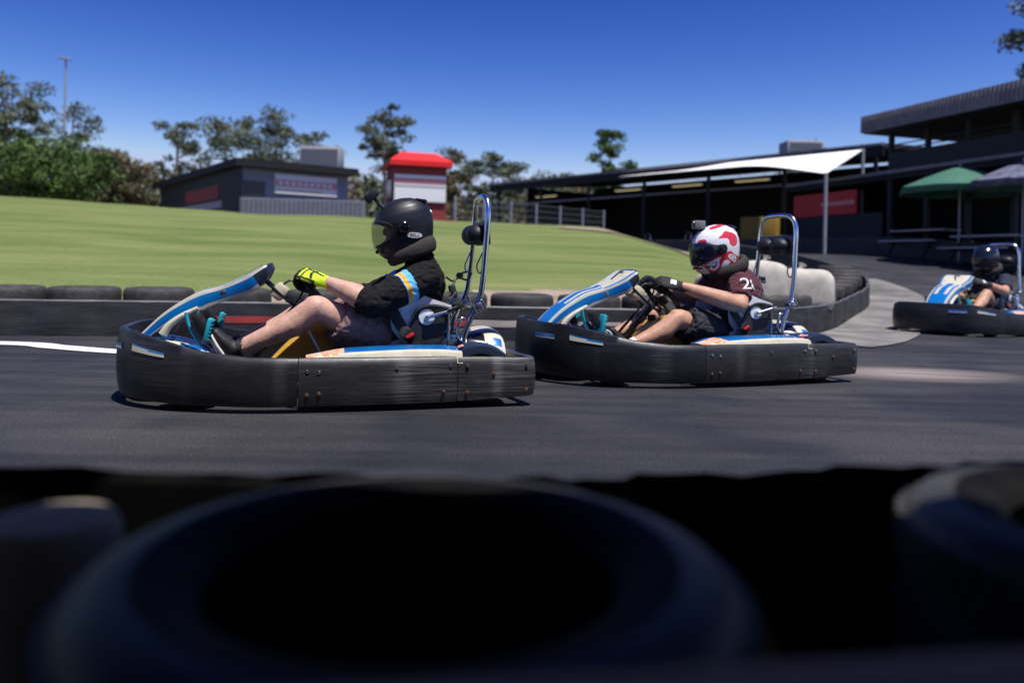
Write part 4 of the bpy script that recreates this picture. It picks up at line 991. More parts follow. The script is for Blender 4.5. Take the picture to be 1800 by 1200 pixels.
# ---- island with its grass mound
ring = [V(q+(0,)) for q in ((-14,5.6),(-9.5,5.95),(-7,6.35),(-4.3,6.68),(-2.4,7.0),(0,7.15),(1.6,7.30),(2.7,7.95),(3.5,8.95),(4.6,10.9),(5.75,12.9),(6.45,15),(6.4,18),(5.6,21))]
ringS = spline(ring, 260)
RX = [q.x for q in ringS]; RY = [q.y for q in ringS]
iR = max(i for i in range(len(ringS)) if ringS[i].x == max(RX))
def y_front(x): return lerp(RX[:iR+1], RY[:iR+1], x)
def x_right(y): return lerp(RY[150:iR+30], RX[150:iR+30], y) if y > ringS[150].y else 99
def mound(x, y):
    zc = lerp([-22,-14,-7.4,2.36,3.9,5.2,7],[2.55,2.24,1.93,1.74,1.30,.80,.4], x)
    yf = y_front(x) if x < 6.4 else 15
    t = min(1, max(0, (y-yf-.75)/(22.0-yf-.75)))
    z = .36+(zc-.36)*(t**.92)
    z += .05*noise.noise(V((x*.5,y*.5,0)))*sstep(0,.15,t)
    return .20+(z-.20)*sstep(.25,1.0,y-yf)
def in_island(x, y): return y > y_front(min(x,6.4))+.18 and x < x_right(y)-.35 and x < 6.1
def is_grass(x, y):
    j = .25*noise.noise(V((x*1.3,y*1.3,3)))+.12*noise.noise(V((x*4,y*4,1)))
    e = lerp([-6,-2,0,2],[.45,.85,1.2,1.4], x)
    return y-y_front(min(x,6.4)) > e+j and x < .232*y+.15+j*1.5
grid('grass_mound', list(np.arange(-22,6.3,.2)), list(np.arange(5.5,26.1,.2)), mound, ['turf','dirt'], keep=in_island, mats=lambda x, y: 0 if is_grass(x, y) else 1)
# short mown grass
nb = 80000; bx = []
while len(bx) < nb:
    u = rng.random((nb, 2)); 
    for a, b in u:
        y = 7+15.5*(a**1.25); x = (-.70+.96*b)*y
        if x > -21.5 and in_island(x, y) and is_grass(x, y): bx.append((x, y))
        if len(bx) >= nb: break
bx = np.array(bx); bz = np.array([mound(x, y) for x, y in bx]); hgt = .006+.012*rng.random(nb); ang = np.pi/2+rng.normal(0,.55,nb); wd = .006+.008*rng.random(nb); ln_ = np.abs(rng.normal(.02,.02,nb))
dx, dy = -np.sin(ang)*wd, np.cos(ang)*wd; lx, ly = np.cos(ang)*ln_, np.sin(ang)*ln_
vv = np.empty((nb*3, 3)); vv[0::3] = np.c_[bx[:,0]-dx, bx[:,1]-dy, bz-.006]; vv[1::3] = np.c_[bx[:,0]+dx, bx[:,1]+dy, bz-.006]; vv[2::3] = np.c_[bx[:,0]+lx, bx[:,1]+ly, bz+hgt]
nz_ = np.cross(vv[1::3]-vv[0::3], vv[2::3]-vv[0::3])[:,2] < 0; tmp = vv[0::3][nz_].copy(); v0, v1 = vv[0::3], vv[1::3]; v0[nz_] = v1[nz_]; v1[nz_] = tmp
me = bpy.data.meshes.new('grass'); me.vertices.add(nb*3); me.vertices.foreach_set('co', vv.ravel()); me.loops.add(nb*3); me.loops.foreach_set('vertex_index', np.arange(nb*3, dtype=np.int32))
me.polygons.add(nb); me.polygons.foreach_set('loop_start', np.arange(0, nb*3, 3, dtype=np.int32)); me.update(); me.validate(); me.materials.append(M['grass_blade']); up_ = np.c_[rng.normal(0,.10,nb*3), rng.normal(0,.10,nb*3), np.ones(nb*3)]; me.normals_split_custom_set((up_/np.linalg.norm(up_,axis=1)[:,None]).tolist())
o = bpy.data.objects.new('grass', me); COL.objects.link(o); tag(o, 'short mown green grass over the mound', 'grass', kind='stuff')
# worn path over the right shoulder of the mound
pc = spline([ground_at(1000,560)*0+V((1.3,20.6,0)), V((2.3,19.8,0)), V((3.3,18.2,0)), V((3.9,16.2,0)), V((3.6,13.8,0))], 40); vs, fs = [], []
for i, q in enumerate(pc):
    t = (pc[min(i+1,39)]-pc[max(i-1,0)]).normalized(); nr = V((t.y,-t.x,0))
    for k in range(7):
        e = q+nr*(-.45+.15*k+.06*noise.noise(V((i*.3,k,0)))); vs.append((e.x, e.y, mound(e.x, e.y)+.03))
for i in range(39):
    for k in range(6): fs.append((i*7+k, i*7+k+1, i*7+k+8, i*7+k+7))
mb = MB(); mb.add(vs, fs); mb.build('dirt_path', 'dirt', None, fix=False)['kind'] = 'structure'

def strip(pts, off0, off1, z0):          # flat ribbon beside a path
    vs, fs = [], []; n = len(pts)
    for i, q in enumerate(pts):
        t = (pts[min(i+1,n-1)]-pts[max(i-1,0)]).normalized(); nr = V((t.y,-t.x,0))
        for e in np.linspace(off0, off1, 5):
            p = q+nr*e; vs.append((p.x, p.y, H(p.x, p.y)+z0))
    for i in range(n-1):
        for k in range(4): fs.append((i*5+k, i*5+k+1, i*5+k+6, i*5+k+5))
    mb = MB(); mb.add(vs, fs); return mb
ap = [q for q in ringS if q.x > 2.6]; ap = ap[:len(ap)*3//4]
strip(ap, .05, .95, .012).build('concrete_apron', 'concrete', None, fix=False)['kind'] = 'structure'
wl = spline([V((-9,7.2,0)) if False else V((-8.5,6.02,0)), V((-6,6.10,0)), ground_at(0,604), ground_at(100,611), ground_at(205,619), V((-1.9,5.52,0)), V((-.9,5.46,0))], 60)
mb = strip(wl, -.10, .10, .008); o = mb.build('edge_line', 'line_paint', None, fix=False); o['kind'] = 'structure'

# ---- belt-faced tyre barrier round the island
def belt(mb, pts, h, th, zf, mi=0):
    rings = []; n = len(pts)
    for i, q in enumerate(pts):
        t = (pts[min(i+1,n-1)]-pts[max(i-1,0)]).normalized(); nr = V((t.y,-t.x,0)); w_ = .012*math.sin(i*.9)+.01*math.sin(i*2.3); z = zf(q.x, q.y)
        rings.append([q+nr*(th+w_)+V((0,0,z)), q+nr*(th*1.15+w_)+V((0,0,z+h*.5)), q+nr*(th+w_)+V((0,0,z+h-.012)), q+nr*(th*.5+w_)+V((0,0,z+h)), q+nr*w_+V((0,0,z+h-.012)), q+nr*w_+V((0,0,z))])
    mb.loft(rings, True, True, mi)
mb = MB(); belt(mb, ringS, .31, .03, H, lambda i, j: 1 if j in (2,3) else 0); bar = mb.build('belt_barrier', ['belt_rubber','belt_top'], None, angle=35)
tag(bar, 'low black rubber belt wall with red and cream painted band, wrapped round the grass island', 'barrier')
seg = [i for i in range(len(ringS)) if -2.6 < ringS[i].x < 2.5]; k = seg[0]; col = 1
while k < seg[-1]-4:
    ln = 5+int(rng.random()*3); pts = ringS[k:k+ln+1]; rings = []
    for i, q in enumerate(pts):
        a = k+i; t = (ringS[min(a+1,259)]-ringS[a-1]).normalized(); nr = V((t.y,-t.x,0)); w_ = .012*math.sin(a*.9)+.01*math.sin(a*2.3); z = H(q.x, q.y)
        rings.append([q+nr*(.037+w_)+V((0,0,z+.125)), q+nr*(.0375+w_)+V((0,0,z+.15)), q+nr*(.037+w_)+V((0,0,z+.185))])
    mb = MB(); mb.loft(rings, False, False); mb.build('painted_band', 'band_red' if col else 'band_cream', bar, fix=False); col = 1-col; k += ln
tyre_mb = MB()
def tyre_profile(r, w, ri): return [(ri,-w*.36),(ri+.012,-w*.44),(r*.80,-w*.5),(r*.93,-w*.46),(r*.985,-w*.36),(r,-w*.2),(r,w*.2),(r*.985,w*.36),(r*.93,w*.46),(r*.80,w*.5),(ri+.012,w*.44),(ri,w*.36),(ri+.03,w*.3),(r*.9,w*.28),(r*.92,0),(r*.9,-w*.28),(ri+.03,-w*.3)]
def tyre_mesh(mb, r, w, ri, seg, mi=0):
    prof = tyre_profile(r, w, ri); rings = []
    for k in range(seg):
        a = 2*math.pi*k/seg; rings.append([V((math.cos(a)*q, math.sin(a)*q, h+w*.5)) for q, h in prof])
    rings.append(rings[0]); mb.loft(rings, True, False, mi)
mb = MB(); tyre_mesh(mb, .30, .205, .185, 36); proto = mb.build('stacked_tyre', 'tyre_rubber', None, angle=60)
first = True; d = 0; last = ringS[0]; nst = 0
for i in range(1, len(ringS)):
    d += (ringS[i]-ringS[i-1]).length
    if d > .607:
        d = 0; t = (ringS[i]-ringS[i-1]).normalized(); nr = V((-t.y,t.x,0)); q = ringS[i]+nr*(.36+.04*rng.random())
        if not (abs(q.x/q.y) < .76 and q.x > -7): continue
        if i > iR-8: break
        for lv in range(2):
            o = proto if first else proto.copy()
            if not first: COL.objects.link(o)
            first = False; z = H(q.x, q.y)
            o.location = q+V((rng.normal(0,.012), rng.normal(0,.012), z+.206*lv)); o.rotation_euler = (0,0,rng.random()*6)
            tag(o, 'black tyre in the row of tyre stacks behind the low belt wall', 'tyre', 'tyre stacks round the grass island')
        nst += 1
# pale bulk sandbags behind the bend of the barrier
def sandbag(c, d, seed, label):
    mb = MB(); rings = []
    for i in range(19):
        t = math.pi*(i+.5)/19; zz = -math.copysign(abs(math.cos(t))**.55, math.cos(t)); rr = abs(math.sin(t))**.42; ring = []
        for k in range(40):
            a = 2*math.pi*k/40; ca, sa = math.cos(a), math.sin(a); q = V((math.copysign(abs(ca)**.6, ca)*rr*d[0]/2, math.copysign(abs(sa)**.6, sa)*rr*d[1]/2, zz*d[2]/2))
            q *= 1+.05*noise.noise(q*5+V((seed,0,0)))+.025*noise.noise(q*14+V((seed,3,0))); ring.append(V(c)+q)
        rings.append(ring)
    mb.loft(rings); top = V(c)+V((.04*math.sin(seed),0,d[2]/2-.02))
    mb.tube([top, top+V((.01,0,.04)), top+V((.03,.01,.075))], [.045,.022,.05], 10)
    tag(mb.build('sandbag', 'bag_cloth', None, angle=60), label, 'sandbag', 'pale sandbags on the island')
sandbag((2.80,8.95,.48), (.55,.52,.60), 1.0, 'taller cream bulk sandbag just behind the second driver')
sandbag((3.40,9.30,.44), (.66,.55,.52), 4.2, 'wider slumped cream sandbag nearest the bend of the belt wall')
sandbag((2.28,8.75,.42), (.50,.50,.46), 7.7, 'smallest cream sandbag, standing in line with the second driver')

# ---- far belt wall along the pit side of the track
fbp = spline([V((-1.5,33.5,0)), V((3.2,33.0,0)), V((7.6,29.0,0)), V((10.2,24.0,0)), V((11.4,19.0,0)), V((12.2,15,0))], 60)
mb = MB(); belt(mb, fbp, .55, .05, H); tag(mb.build('pit_barrier', 'belt_rubber', None, angle=35), 'long black barrier in front of the dark pit buildings', 'barrier')

# ---- foreground: tyre stacks behind a belt, post, rail, added shade roof
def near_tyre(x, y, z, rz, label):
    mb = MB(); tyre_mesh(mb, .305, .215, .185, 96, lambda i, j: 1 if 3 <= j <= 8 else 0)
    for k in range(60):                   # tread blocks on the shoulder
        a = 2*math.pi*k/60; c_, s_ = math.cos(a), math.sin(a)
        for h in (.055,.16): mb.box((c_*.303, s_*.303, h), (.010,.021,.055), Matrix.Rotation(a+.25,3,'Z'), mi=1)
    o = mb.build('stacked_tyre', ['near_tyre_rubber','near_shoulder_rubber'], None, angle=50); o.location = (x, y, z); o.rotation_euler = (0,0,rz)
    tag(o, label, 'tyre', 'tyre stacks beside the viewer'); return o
for x, y, names in ((-.085,.745,('top tyre of the stack at the bottom centre, its black hole facing up','lower tyre of the stack at the bottom centre')),
                    (.77,.875,('top tyre of the stack at the bottom right corner','lower tyre of the stack at the bottom right corner'))):
    near_tyre(x, y, .002, 1.0, names[1]); near_tyre(x, y, .2175, .3, names[0])
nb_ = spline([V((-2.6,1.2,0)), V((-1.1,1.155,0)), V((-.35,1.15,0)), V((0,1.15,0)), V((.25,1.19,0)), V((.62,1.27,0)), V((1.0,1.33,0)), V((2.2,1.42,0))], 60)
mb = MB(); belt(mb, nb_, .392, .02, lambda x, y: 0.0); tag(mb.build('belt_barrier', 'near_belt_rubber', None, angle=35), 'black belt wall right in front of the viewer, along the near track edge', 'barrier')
mb = MB(); mb.revolve([(.001,0),(.072,0),(.074,.30),(.074,.375),(.066,.392),(.001,.397)], (0,0,0), (0,0,1), 28)
o = mb.build('timber_post', 'post_timber', None, angle=35); o.location = (-.522,.915,.005); tag(o, 'short round weathered timber post at the lower left, beside the tyres', 'post')
ra, rb_ = ground_at(1800,1131,.470), ground_at(640,1197,.470); rd = (ra-rb_).normalized(); rn = V((rd.y,-rd.x,0))
mb = MB(); mb.box((0,0,-.025), (2.2,.075,.05), bev=.010); o = mb.build('timber_rail', 'rail_timber', None); q = (ra+rb_)/2+rn*.035; o.location = (q.x, q.y, .470); o.rotation_euler = (0,0,math.atan2(rd.y, rd.x)); rail = o
tag(o, 'brown timber rail across the bottom right edge of the view', 'rail')
for xx in (-.9,.9):
    mb = MB(); mb.box((xx,0,-.262), (.08,.07,.418), bev=.006); mb.build('rail_post', 'rail_timber', rail)
rf = empty('added_shade_roof', (0,0,0)); tag(rf, 'unseen roof added over the viewer to shade the near tyres', 'shelter')
for y0_, y1_ in ((-3,.665),(.83,2.0)):   # unseen sheets added as shade; the gap drops a sun strip on the tyre rims
    vs, fs = [], []
    for i in range(161):
        x = -7+14*i/160
        for yy in (y0_, y1_): vs.append((x, yy, 1.85-.075*(yy+3)+.018*math.sin(i*math.pi/2)))
    for i in range(160): fs.append((2*i, 2*i+2, 2*i+3, 2*i+1))
    mb = MB(); mb.add(vs, fs); mb.build('shade_sheet', 'shed_black', rf, fix=False)
for x in (-6.8,6.8):
    mb = MB(); mb.box((x,.5,.85), (.09,.09,1.70), bev=.005); mb.build('post', 'dark_metal', rf)
mb = MB(); mb.box((0,-2.9,.95), (14,.08,1.9)); mb.build('back_wall', 'shed_black', rf)  # unseen wall added to keep light from behind off the tyres
# ------------------------------------------------------------------ buildings
class Bld:                               # boxes in the frame of a corner: x along one wall, y along the other, z up
    def __init__(s, name, A, C, label, cat, z0, ang=None):
        s.A = V((A[0],A[1],0)); d = V((C[0]-A[0], C[1]-A[1], 0)); s.L = d.length
        s.root = empty(name, (A[0],A[1],z0), math.atan2(d.y, d.x)); tag(s.root, label, cat)
    def box(s, name, x, y, z, m, bev=0, parent=None):
        mb = MB(); mb.box(((x[0]+x[1])/2,(y[0]+y[1])/2,(z[0]+z[1])/2), (x[1]-x[0],y[1]-y[0],z[1]-z[0]), bev=bev); return mb.build(name, m, parent or s.root, smooth=bev > 0)
    def panel(s, name, x, y, z, m, n, amp=.02, parent=None):   # ribbed sheet along x
        vs, fs = [], []
        for i in range(n*4+1):
            xx = x[0]+(x[1]-x[0])*i/(n*4); o_ = amp*(1 if i % 4 in (1,2) else 0)
            for zz in z: vs.append((xx, y-o_, zz))
        for i in range(n*4): fs.append((2*i, 2*i+2, 2*i+3, 2*i+1))
        mb = MB(); mb.add(vs, fs); o = mb.build(name, m, parent or s.root, smooth=False, fix=False)
        sm = o.modifiers.new('thick', 'SOLIDIFY'); sm.thickness = .01; sm.offset = 1; return o
# left clubhouse
A_, C_ = at(425,280,32), at(612,302,34.7); z0 = 2.05
b = Bld('clubhouse', A_, C_, 'dark flat roofed building with grey end wall and white and red sign', 'building', z0)
Lb = b.L; top = A_.z-z0
b.box('wall', (0,Lb), (0,14), (0,top-.30), 'shed_grey')
b.box('side_wall', (-.03,-.004), (-.1,14), (0,top-.30), 'shed_navy')
b.box('roof', (-.35,Lb+.3), (-.4,14.3), (top-.30,top), 'shed_black')
b.panel('dado', (.02,Lb-.02), -.03, (.0,.62), 'fence_grey', 22, .02)
b.box('doorway', (.08,.95), (-.05,-.003), (.62,1.75), 'window_dark')
w_ = b.box('window', (2.15,3.9), (-.05,-.003), (.75,1.12), 'window_dark'); b.box('frame', (2.08,3.97), (-.035,-.001), (.68,1.19), 'shed_grey', parent=w_)
sg = b.box('sign', (1.35,4.05), (-.10,-.004), (1.32,2.12), 'sign_white')
b.box('red_band', (1.37,4.03), (-.108,-.10), (1.62,1.88), 'sign_red', parent=sg); b.box('orange_band', (1.37,3.4), (-.108,-.10), (1.42,1.49), 'sign_orange', parent=sg)
for k in range(9): b.box('letter_row' if False else 'lettering', (1.5+.27*k,1.5+.27*k+.17), (-.114,-.108), (1.68,1.82), 'sign_white', parent=sg)
b.box('side_sign', (-.06,-.032), (3.0,8.5), (1.15,1.75), 'booth_red'); b.box('side_window', (-.05,-.031), (2.5,9.5), (.75,1.05), 'unit_grey')
u = empty('rooftop_unit', (0,0,0)); p_ = at(560,292,34.5); u.location = (p_.x, p_.y+.6, z0+top); tag(u, 'grey ribbed air unit on the roof of the dark building with the sign', 'air unit')
mb = MB(); mb.box((0,0,.48), (1.75,1.0,.95), bev=.03); mb.build('casing', 'unit_grey', u)
mb = MB()
for k in range(9): mb.box((0,-.512,.1+.09*k), (1.6,.02,.035))
mb.build('grille', 'fence_grey', u); mb = MB(); mb.revolve([(.001,.05),(.34,.05),(.36,0)], (0,0,.955), (0,0,1), 24); mb.build('fan_cover', 'dark_metal', u)
# ribbed fence in front of the clubhouse
q0, q1 = at(424,352,30), at(640,356,30.5); fz = 1.75
f = Bld('sheet_fence', q0, q1, 'low grey sheet metal fence in front of the building with the sign', 'fence', fz)
f.panel('sheets', (0,f.L), 0, (.0,1.15), 'fence_grey', 26, .03)
for k in range(5): f.box('post', (f.L*k/4-.04,f.L*k/4+.04), (.02,.09), (-.1,1.2), 'pole_grey')
f.box('top_rail', (0,f.L), (.02,.07), (1.15,1.20), 'pole_grey')
# red control booth
c0, c1 = at(692,300,30), at(785,300,30.6); z0 = 2.0
t = Bld('control_booth', c0, c1, 'small dark red booth with bright red canopy and white sign board', 'booth', z0); L_ = t.L; hh = 2.85
t.box('wall', (0,L_), (0,1.8), (0,2.45), 'booth_red')
mb = MB(); e = .18; zb, zt = 2.28, 2.85
lo = [V((-e,-e*1.6,zb)),V((L_+e,-e*1.6,zb)),V((L_+e,2.0,zb)),V((-e,2.0,zb))]; mid = [q+V((0,0,.20)) for q in lo]; hi = [V((.35,.35,zt)),V((L_-.35,.35,zt)),V((L_-.35,1.3,zt)),V((.35,1.3,zt))]
mb.loft([lo, mid, hi]); mb.build('canopy', 'canopy_red', t.root, smooth=False)
s_ = t.box('sign', (.03,L_-.03), (-.09,-.004), (.95,1.95), 'sign_white'); t.box('red_band', (.05,L_-.05), (-.098,-.09), (1.62,1.82), 'sign_red', parent=s_); t.box('grey_line', (.05,L_-.05), (-.098,-.09), (1.50,1.535), 'fence_grey', parent=s_)
t.box('side_window', (-.03,-.003), (.3,1.5), (1.1,1.8), 'window_dark')
b_ = Bld('red_board', at(636,384,27), at(802,384,27), 'long low orange red board on the crest of the grass, behind the front driver', 'barrier', 1.93)
b_.box('board', (0,b_.L), (-.02,.02), (.0,.16), 'banner_red')
for k in range(4): b_.box('stake', (b_.L*k/3-.03,b_.L*k/3+.03), (.022,.06), (-.3,.2), 'dark_metal')
# wire fence behind the mound
q0, q1 = at(800,352,29), at(1062,352,35); fz = 1.2
wf = Bld('wire_fence', q0, q1, 'wire fence on thin posts between the red booth and the pit shed', 'fence', fz)
for k in range(7): wf.box('post', (wf.L*k/6-.03,wf.L*k/6+.03), (-.03,.03), (-.2,1.9), 'pole_grey')
mb = MB()
for k in range(8): mb.tube([(0,0,.15+.24*k),(wf.L,0,.15+.24*k)], .007, 4)
for k in range(60): mb.tube([(wf.L*k/60,0,.12),(wf.L*k/60,0,1.85)], .005, 4)
mb.build('wire_mesh', 'wire', wf.root)
# long pit shed
q0, q1 = V((-.32,45,0)), V((13.4,28,0)); z0 = 1.15
p = Bld('pit_shed', q0, q1, 'long open fronted black pit shed behind the right half of the track', 'building', z0); LP = p.L
vs = [(-.6,-.8,3.95),(LP,-.8,3.95),(LP,7,4.5),(-.6,7,4.5)]
mb = MB(); mb.prism(vs, (0,0,-.16)); mb.build('roof', 'shed_black', p.root, smooth=False)
p.box('fascia', (-.6,LP), (-.86,-.803), (3.5,3.97), 'shed_black'); p.box('gutter', (-.6,LP), (-.95,-.863), (3.86,3.94), 'roof_grey')
p.box('back_wall', (0,LP), (6.8,7), (0,4.2), 'shed_black'); p.box('end_wall', (-.1,-.003), (1.5,7), (0,3.9), 'shed_navy')
for k in range(7): p.box('post', (LP*k/6*.98,LP*k/6*.98+.12), (-.7,-.58), (0,3.5), 'shed_navy')
p.box('floor', (-.5,LP), (-1.5,6.8), (-.3,.01), 'asphalt_far'); p.box('crossbeam', (-.3,LP), (-.66,-.60), (2.72,2.80), 'roof_grey')
m_ = bpy.data.materials.new('lamp_glow'); N, L = nodes_of(m_); N['Principled BSDF'].inputs['Emission Color'].default_value = (.9,.75,.38,1); N['Principled BSDF'].inputs['Emission Strength'].default_value = .32; N['Principled BSDF'].inputs['Base Color'].default_value = (.6,.55,.4,1); M['lamp_glow'] = m_
for k, lx in enumerate((2.6,8.6,12.2,15.6)):
    e = empty('ceiling_lamp', (0,0,0)); e.location = p.root.matrix_basis @ V((lx,.6,3.18)); e.rotation_euler = p.root.rotation_euler
    tag(e, ('yellowish strip lamp at the far left end of the dark pit shed','second yellowish strip lamp from the left under the pit shed roof','third yellowish strip lamp from the left under the pit shed roof','strip lamp nearest the mustard cabinet end of the pit shed')[k], 'lamp', 'strip lamps under the pit shed roof')
    mb = MB(); mb.box((0,0,.06), (1.7,.22,.06), bev=.01); mb.build('housing', 'unit_grey', e); mb = MB(); mb.box((0,0,.005), (1.6,.15,.04), bev=.015); mb.build('tube', 'lamp_glow', e)
    mb = MB(); mb.tube([(-.6,0,.09),(-.6,0,.6)], .008, 6); mb.tube([(.6,0,.09),(.6,0,.6)], .008, 6); mb.build('hanger', 'wire', e)
for k, (lx, ly, yw) in enumerate(((3.6,.2,.5),(6.4,.0,.42),(9.4,.25,.5),(12.0,.0,.45),(14.6,.2,.5))):
    kc = copy_tree(kart_lead); P_ = p.root.matrix_basis @ V((lx,ly,.012)); kc.location = P_; kc.rotation_euler = (0,0,math.pi+yw)
    kc['label'] = ('parked go-kart at the far left end under the pit shed','parked go-kart second from the left under the pit shed','parked go-kart in the middle of the row under the pit shed','parked go-kart fourth from the left under the pit shed','parked go-kart nearest the mustard cabinet under the pit shed')[k]
    kc['group'] = 'go-karts parked under the pit shed'
e = empty('cabinet', (0,0,0)); P_ = at(1336,400,30.5); e.location = (P_.x, P_.y, 1.16); e.rotation_euler = (0,0,R(-30)); tag(e, 'mustard yellow cabinet at the near end of the pit shed', 'cabinet')
mb = MB(); mb.box((0,0,.74), (1.35,.6,1.48), bev=.02); mb.build('body', 'mustard', e)
for s in (-1,1):
    mb = MB(); mb.box((s*.335,-.312,.76), (.62,.02,1.3), bev=.006); dd = mb.build('door', 'mustard', e); mb = MB(); mb.box((s*.08,-.335,.8), (.02,.025,.14)); mb.build('handle', 'dark_metal', dd)
u = empty('rooftop_unit', at(1408,272,33)); tag(u, 'pale grey box unit on the pit shed roof above the white sail', 'air unit')
mb = MB(); mb.box((0,0,.2), (1.5,1.1,.62), bev=.03); mb.build('casing', 'unit_grey', u); mb = MB()
for k in range(5): mb.box((0,-.56,.0+.1*k), (1.3,.02,.04))
mb.build('grille', 'fence_grey', u)
# white shade sail
sc_ = [at(1085,305,40.5), at(1517,263,26), at(1452,305,23.2), at(1300,301,30.5)]
n = 24; rr = []; lowe = spline([at(1088,311,37.0), at(1250,297,30.6), at(1340,292,27.6), sc_[2]], n+1)
for i in range(n+1):
    a = sc_[0].lerp(sc_[1], i/n); b2 = lowe[i]; rr.append([a.lerp(b2, k/8)-V((0,0,.08*math.sin(math.pi*k/8)*math.sin(math.pi*i/n))) for k in range(9)])
top_ = [q for r_ in rr for q in r_]; n9 = len(top_); mb = MB()
fs = [(i*9+k, i*9+k+1, i*9+k+10, i*9+k+9) for i in range(n) for k in range(8)]
mb.add(top_, fs); mb.add([q-V((0,0,.012)) for q in top_], [f_[::-1] for f_ in fs])
sl_ = empty('shade_sail', sc_[2]*1.0); tag(sl_, 'bright white shade sail stretched above the pit shed roof', 'sail')
so_ = mb.build('canvas', 'sail_white', sl_, fix=False); so_.location = -sc_[2]
for q in (sc_[2], sc_[1]):
    mb = MB(); mb.tube([V((q.x,q.y,1.0))-sc_[2], q-sc_[2]+V((0,0,.02))], .05, 10); mb.build('mast', 'pole_grey', sl_)
# two-storey viewing deck on the right
q0, q1 = V((9.62,27.2,0)), V((12.5,17.8,0)); z0 = 1.1
d_ = Bld('viewing_deck', q0, q1, 'black two-storey viewing deck with grey ribbed roof edge, at the right', 'building', z0); LD = d_.L
d_.box('floor_slab', (0,LD), (-.3,6), (2.2,2.42), 'shed_black'); d_.box('slab_edge', (-.02,LD), (-.36,-.303), (2.36,2.45), 'roof_grey')
d_.box('back_wall', (0,LD), (3.2,3.4), (0,2.2), 'shed_black'); d_.box('end_wall', (0,.15), (.6,3.2), (0,2.2), 'shed_black')
d_.box('front_panel', (.05,4.1), (-.05,0), (.55,1.3), 'shed_navy'); d_.box('counter', (.0,4.2), (-.4,-.053), (.45,.55), 'bench_pale')
bn = d_.box('banner', (.1,3.1), (-.12,-.06), (1.32,2.05), 'banner_red'); d_.box('stripe', (1.5,3.0), (-.128,-.12), (1.62,1.74), 'sign_red', parent=bn)
x0 = LD*.46
for k in range(5): d_.box('post', (x0+(LD-x0)*k/4-.06,x0+(LD-x0)*k/4+.06), (-.2,-.08), (0,3.86), 'shed_navy')
d_.box('parapet', (x0,LD), (-.25,-.203), (2.42,2.95), 'shed_navy')
for z in (3.02,3.16): d_.box('rail', (x0,LD), (-.24,-.205), (z,z+.03), 'shed_black')
d_.box('upper_back_wall', (x0+1.2,LD), (3.5,3.6), (2.42,3.9), 'shed_black')
d_.panel('roof_edge', (x0-.35,LD+.4), -.9, (3.52,4.0), 'roof_grey', 50, .04)
mb = MB(); mb.prism([(x0-.35,-.88,3.98),(LD+.4,-.88,3.98),(LD+.4,5,4.16),(x0-.35,5,4.16)], (0,0,-.12)); mb.build('roof', 'shed_black', d_.root, smooth=False)
d_.box('soffit', (x0-.3,LD+.4), (-.85,4.8), (3.50,3.57), 'shed_black')
# umbrellas and furniture under the deck
def umbrella(px, ya, yb, Y, w_px, m, label):
    c = at(px, ya, Y); zb = at(px, yb, Y).z; r = w_px/2*Y/FPX; g = H(c.x, c.y); e = empty('patio_umbrella', (c.x, c.y, g)); tag(e, label, 'umbrella', 'umbrellas beside the viewing deck')
    mb = MB(); ht = c.z-g; hb = zb-g; rings = []
    for i in range(8):
        t_ = i/7; ring = []
        for k in range(32):
            a = 2*math.pi*k/32; sag = 1-.09*abs(math.sin(a*4))*t_; ring.append(V((math.cos(a)*r*t_*sag+1e-4, math.sin(a)*r*t_*sag+1e-4, ht-(ht-hb)*t_**1.15)))
        rings.append(ring)
    rings.append([q-V((0,0,.16)) for q in rings[-1]]); mb.loft(rings, True, False); o = mb.build('canopy', m, e, fix=False); s = o.modifiers.new('t','SOLIDIFY'); s.thickness = .008
    mb = MB(); mb.tube([(0,0,0),(0,0,ht+.08)], .024, 10); mb.build('pole', 'pole_grey', e); mb = MB(); mb.revolve([(.001,.08),(.1,.08),(.28,.03),(.28,0)], (0,0,0), (0,0,1), 20); mb.build('base', 'dark_metal', e)
umbrella(1688, 293, 331, 19.5, 200, 'umbrella_green', 'dark green patio umbrella in front of the viewing deck')
umbrella(1800, 284, 320, 18.0, 180, 'umbrella_blue', 'blue and pale panelled patio umbrella at the far right edge')
def table(px, Y, label):
    c = at(px, 430, Y); g = H(c.x, c.y); e = empty('picnic_table', (c.x, c.y, g), R(-70)); tag(e, label, 'table', 'picnic tables beside the viewing deck')
    mb = MB()
    for k in range(4): mb.box((0,-.27+.18*k,.74), (1.7,.16,.04), bev=.006)
    mb.build('table_top', 'bench_pale', e)
    for s in (-1,1):
        mb = MB(); mb.box((0,s*.65,.45), (1.7,.24,.04), bev=.006); mb.build('bench', 'bench_pale', e)
        mb = MB(); mb.tube([(s*.6,-.7,0),(s*.6,-.2,.72)], .03, 8); mb.tube([(s*.6,.7,0),(s*.6,.2,.72)], .03, 8); mb.tube([(s*.6,-.68,.41),(s*.6,.68,.41)], .025, 8); mb.build('trestle', 'dark_metal', e)
table(1742, 19.0, 'pale topped picnic table under the blue umbrella'); table(1625, 21.5, 'pale topped picnic table beside the green umbrella')
mb = MB(); c = at(1500,419,25.0); mb.tube(spline([c+V((-.2,0,0)), c+V((.5,-.4,.03)), c+V((1.1,-1.3,.0)), c+V((1.3,-2.0,.02))],20), .03, 8)
# tall light pole at the left
c = at(116,104,48); g = H(c.x, c.y); e = empty('light_pole', (c.x, c.y, g)); tag(e, 'thin tall light pole above the trees at the far left', 'light pole')
mb = MB(); mb.tube([(0,0,0),(0,0,c.z-g)], [.09,.05], 12); mb.build('pole', 'pole_grey', e)
mb = MB(); mb.box((.0,-.1,c.z-g), (.8,.16,.12), Matrix.Rotation(R(8),3,'Y'), bev=.03); mb.build('lamp_head', 'pole_grey', e)

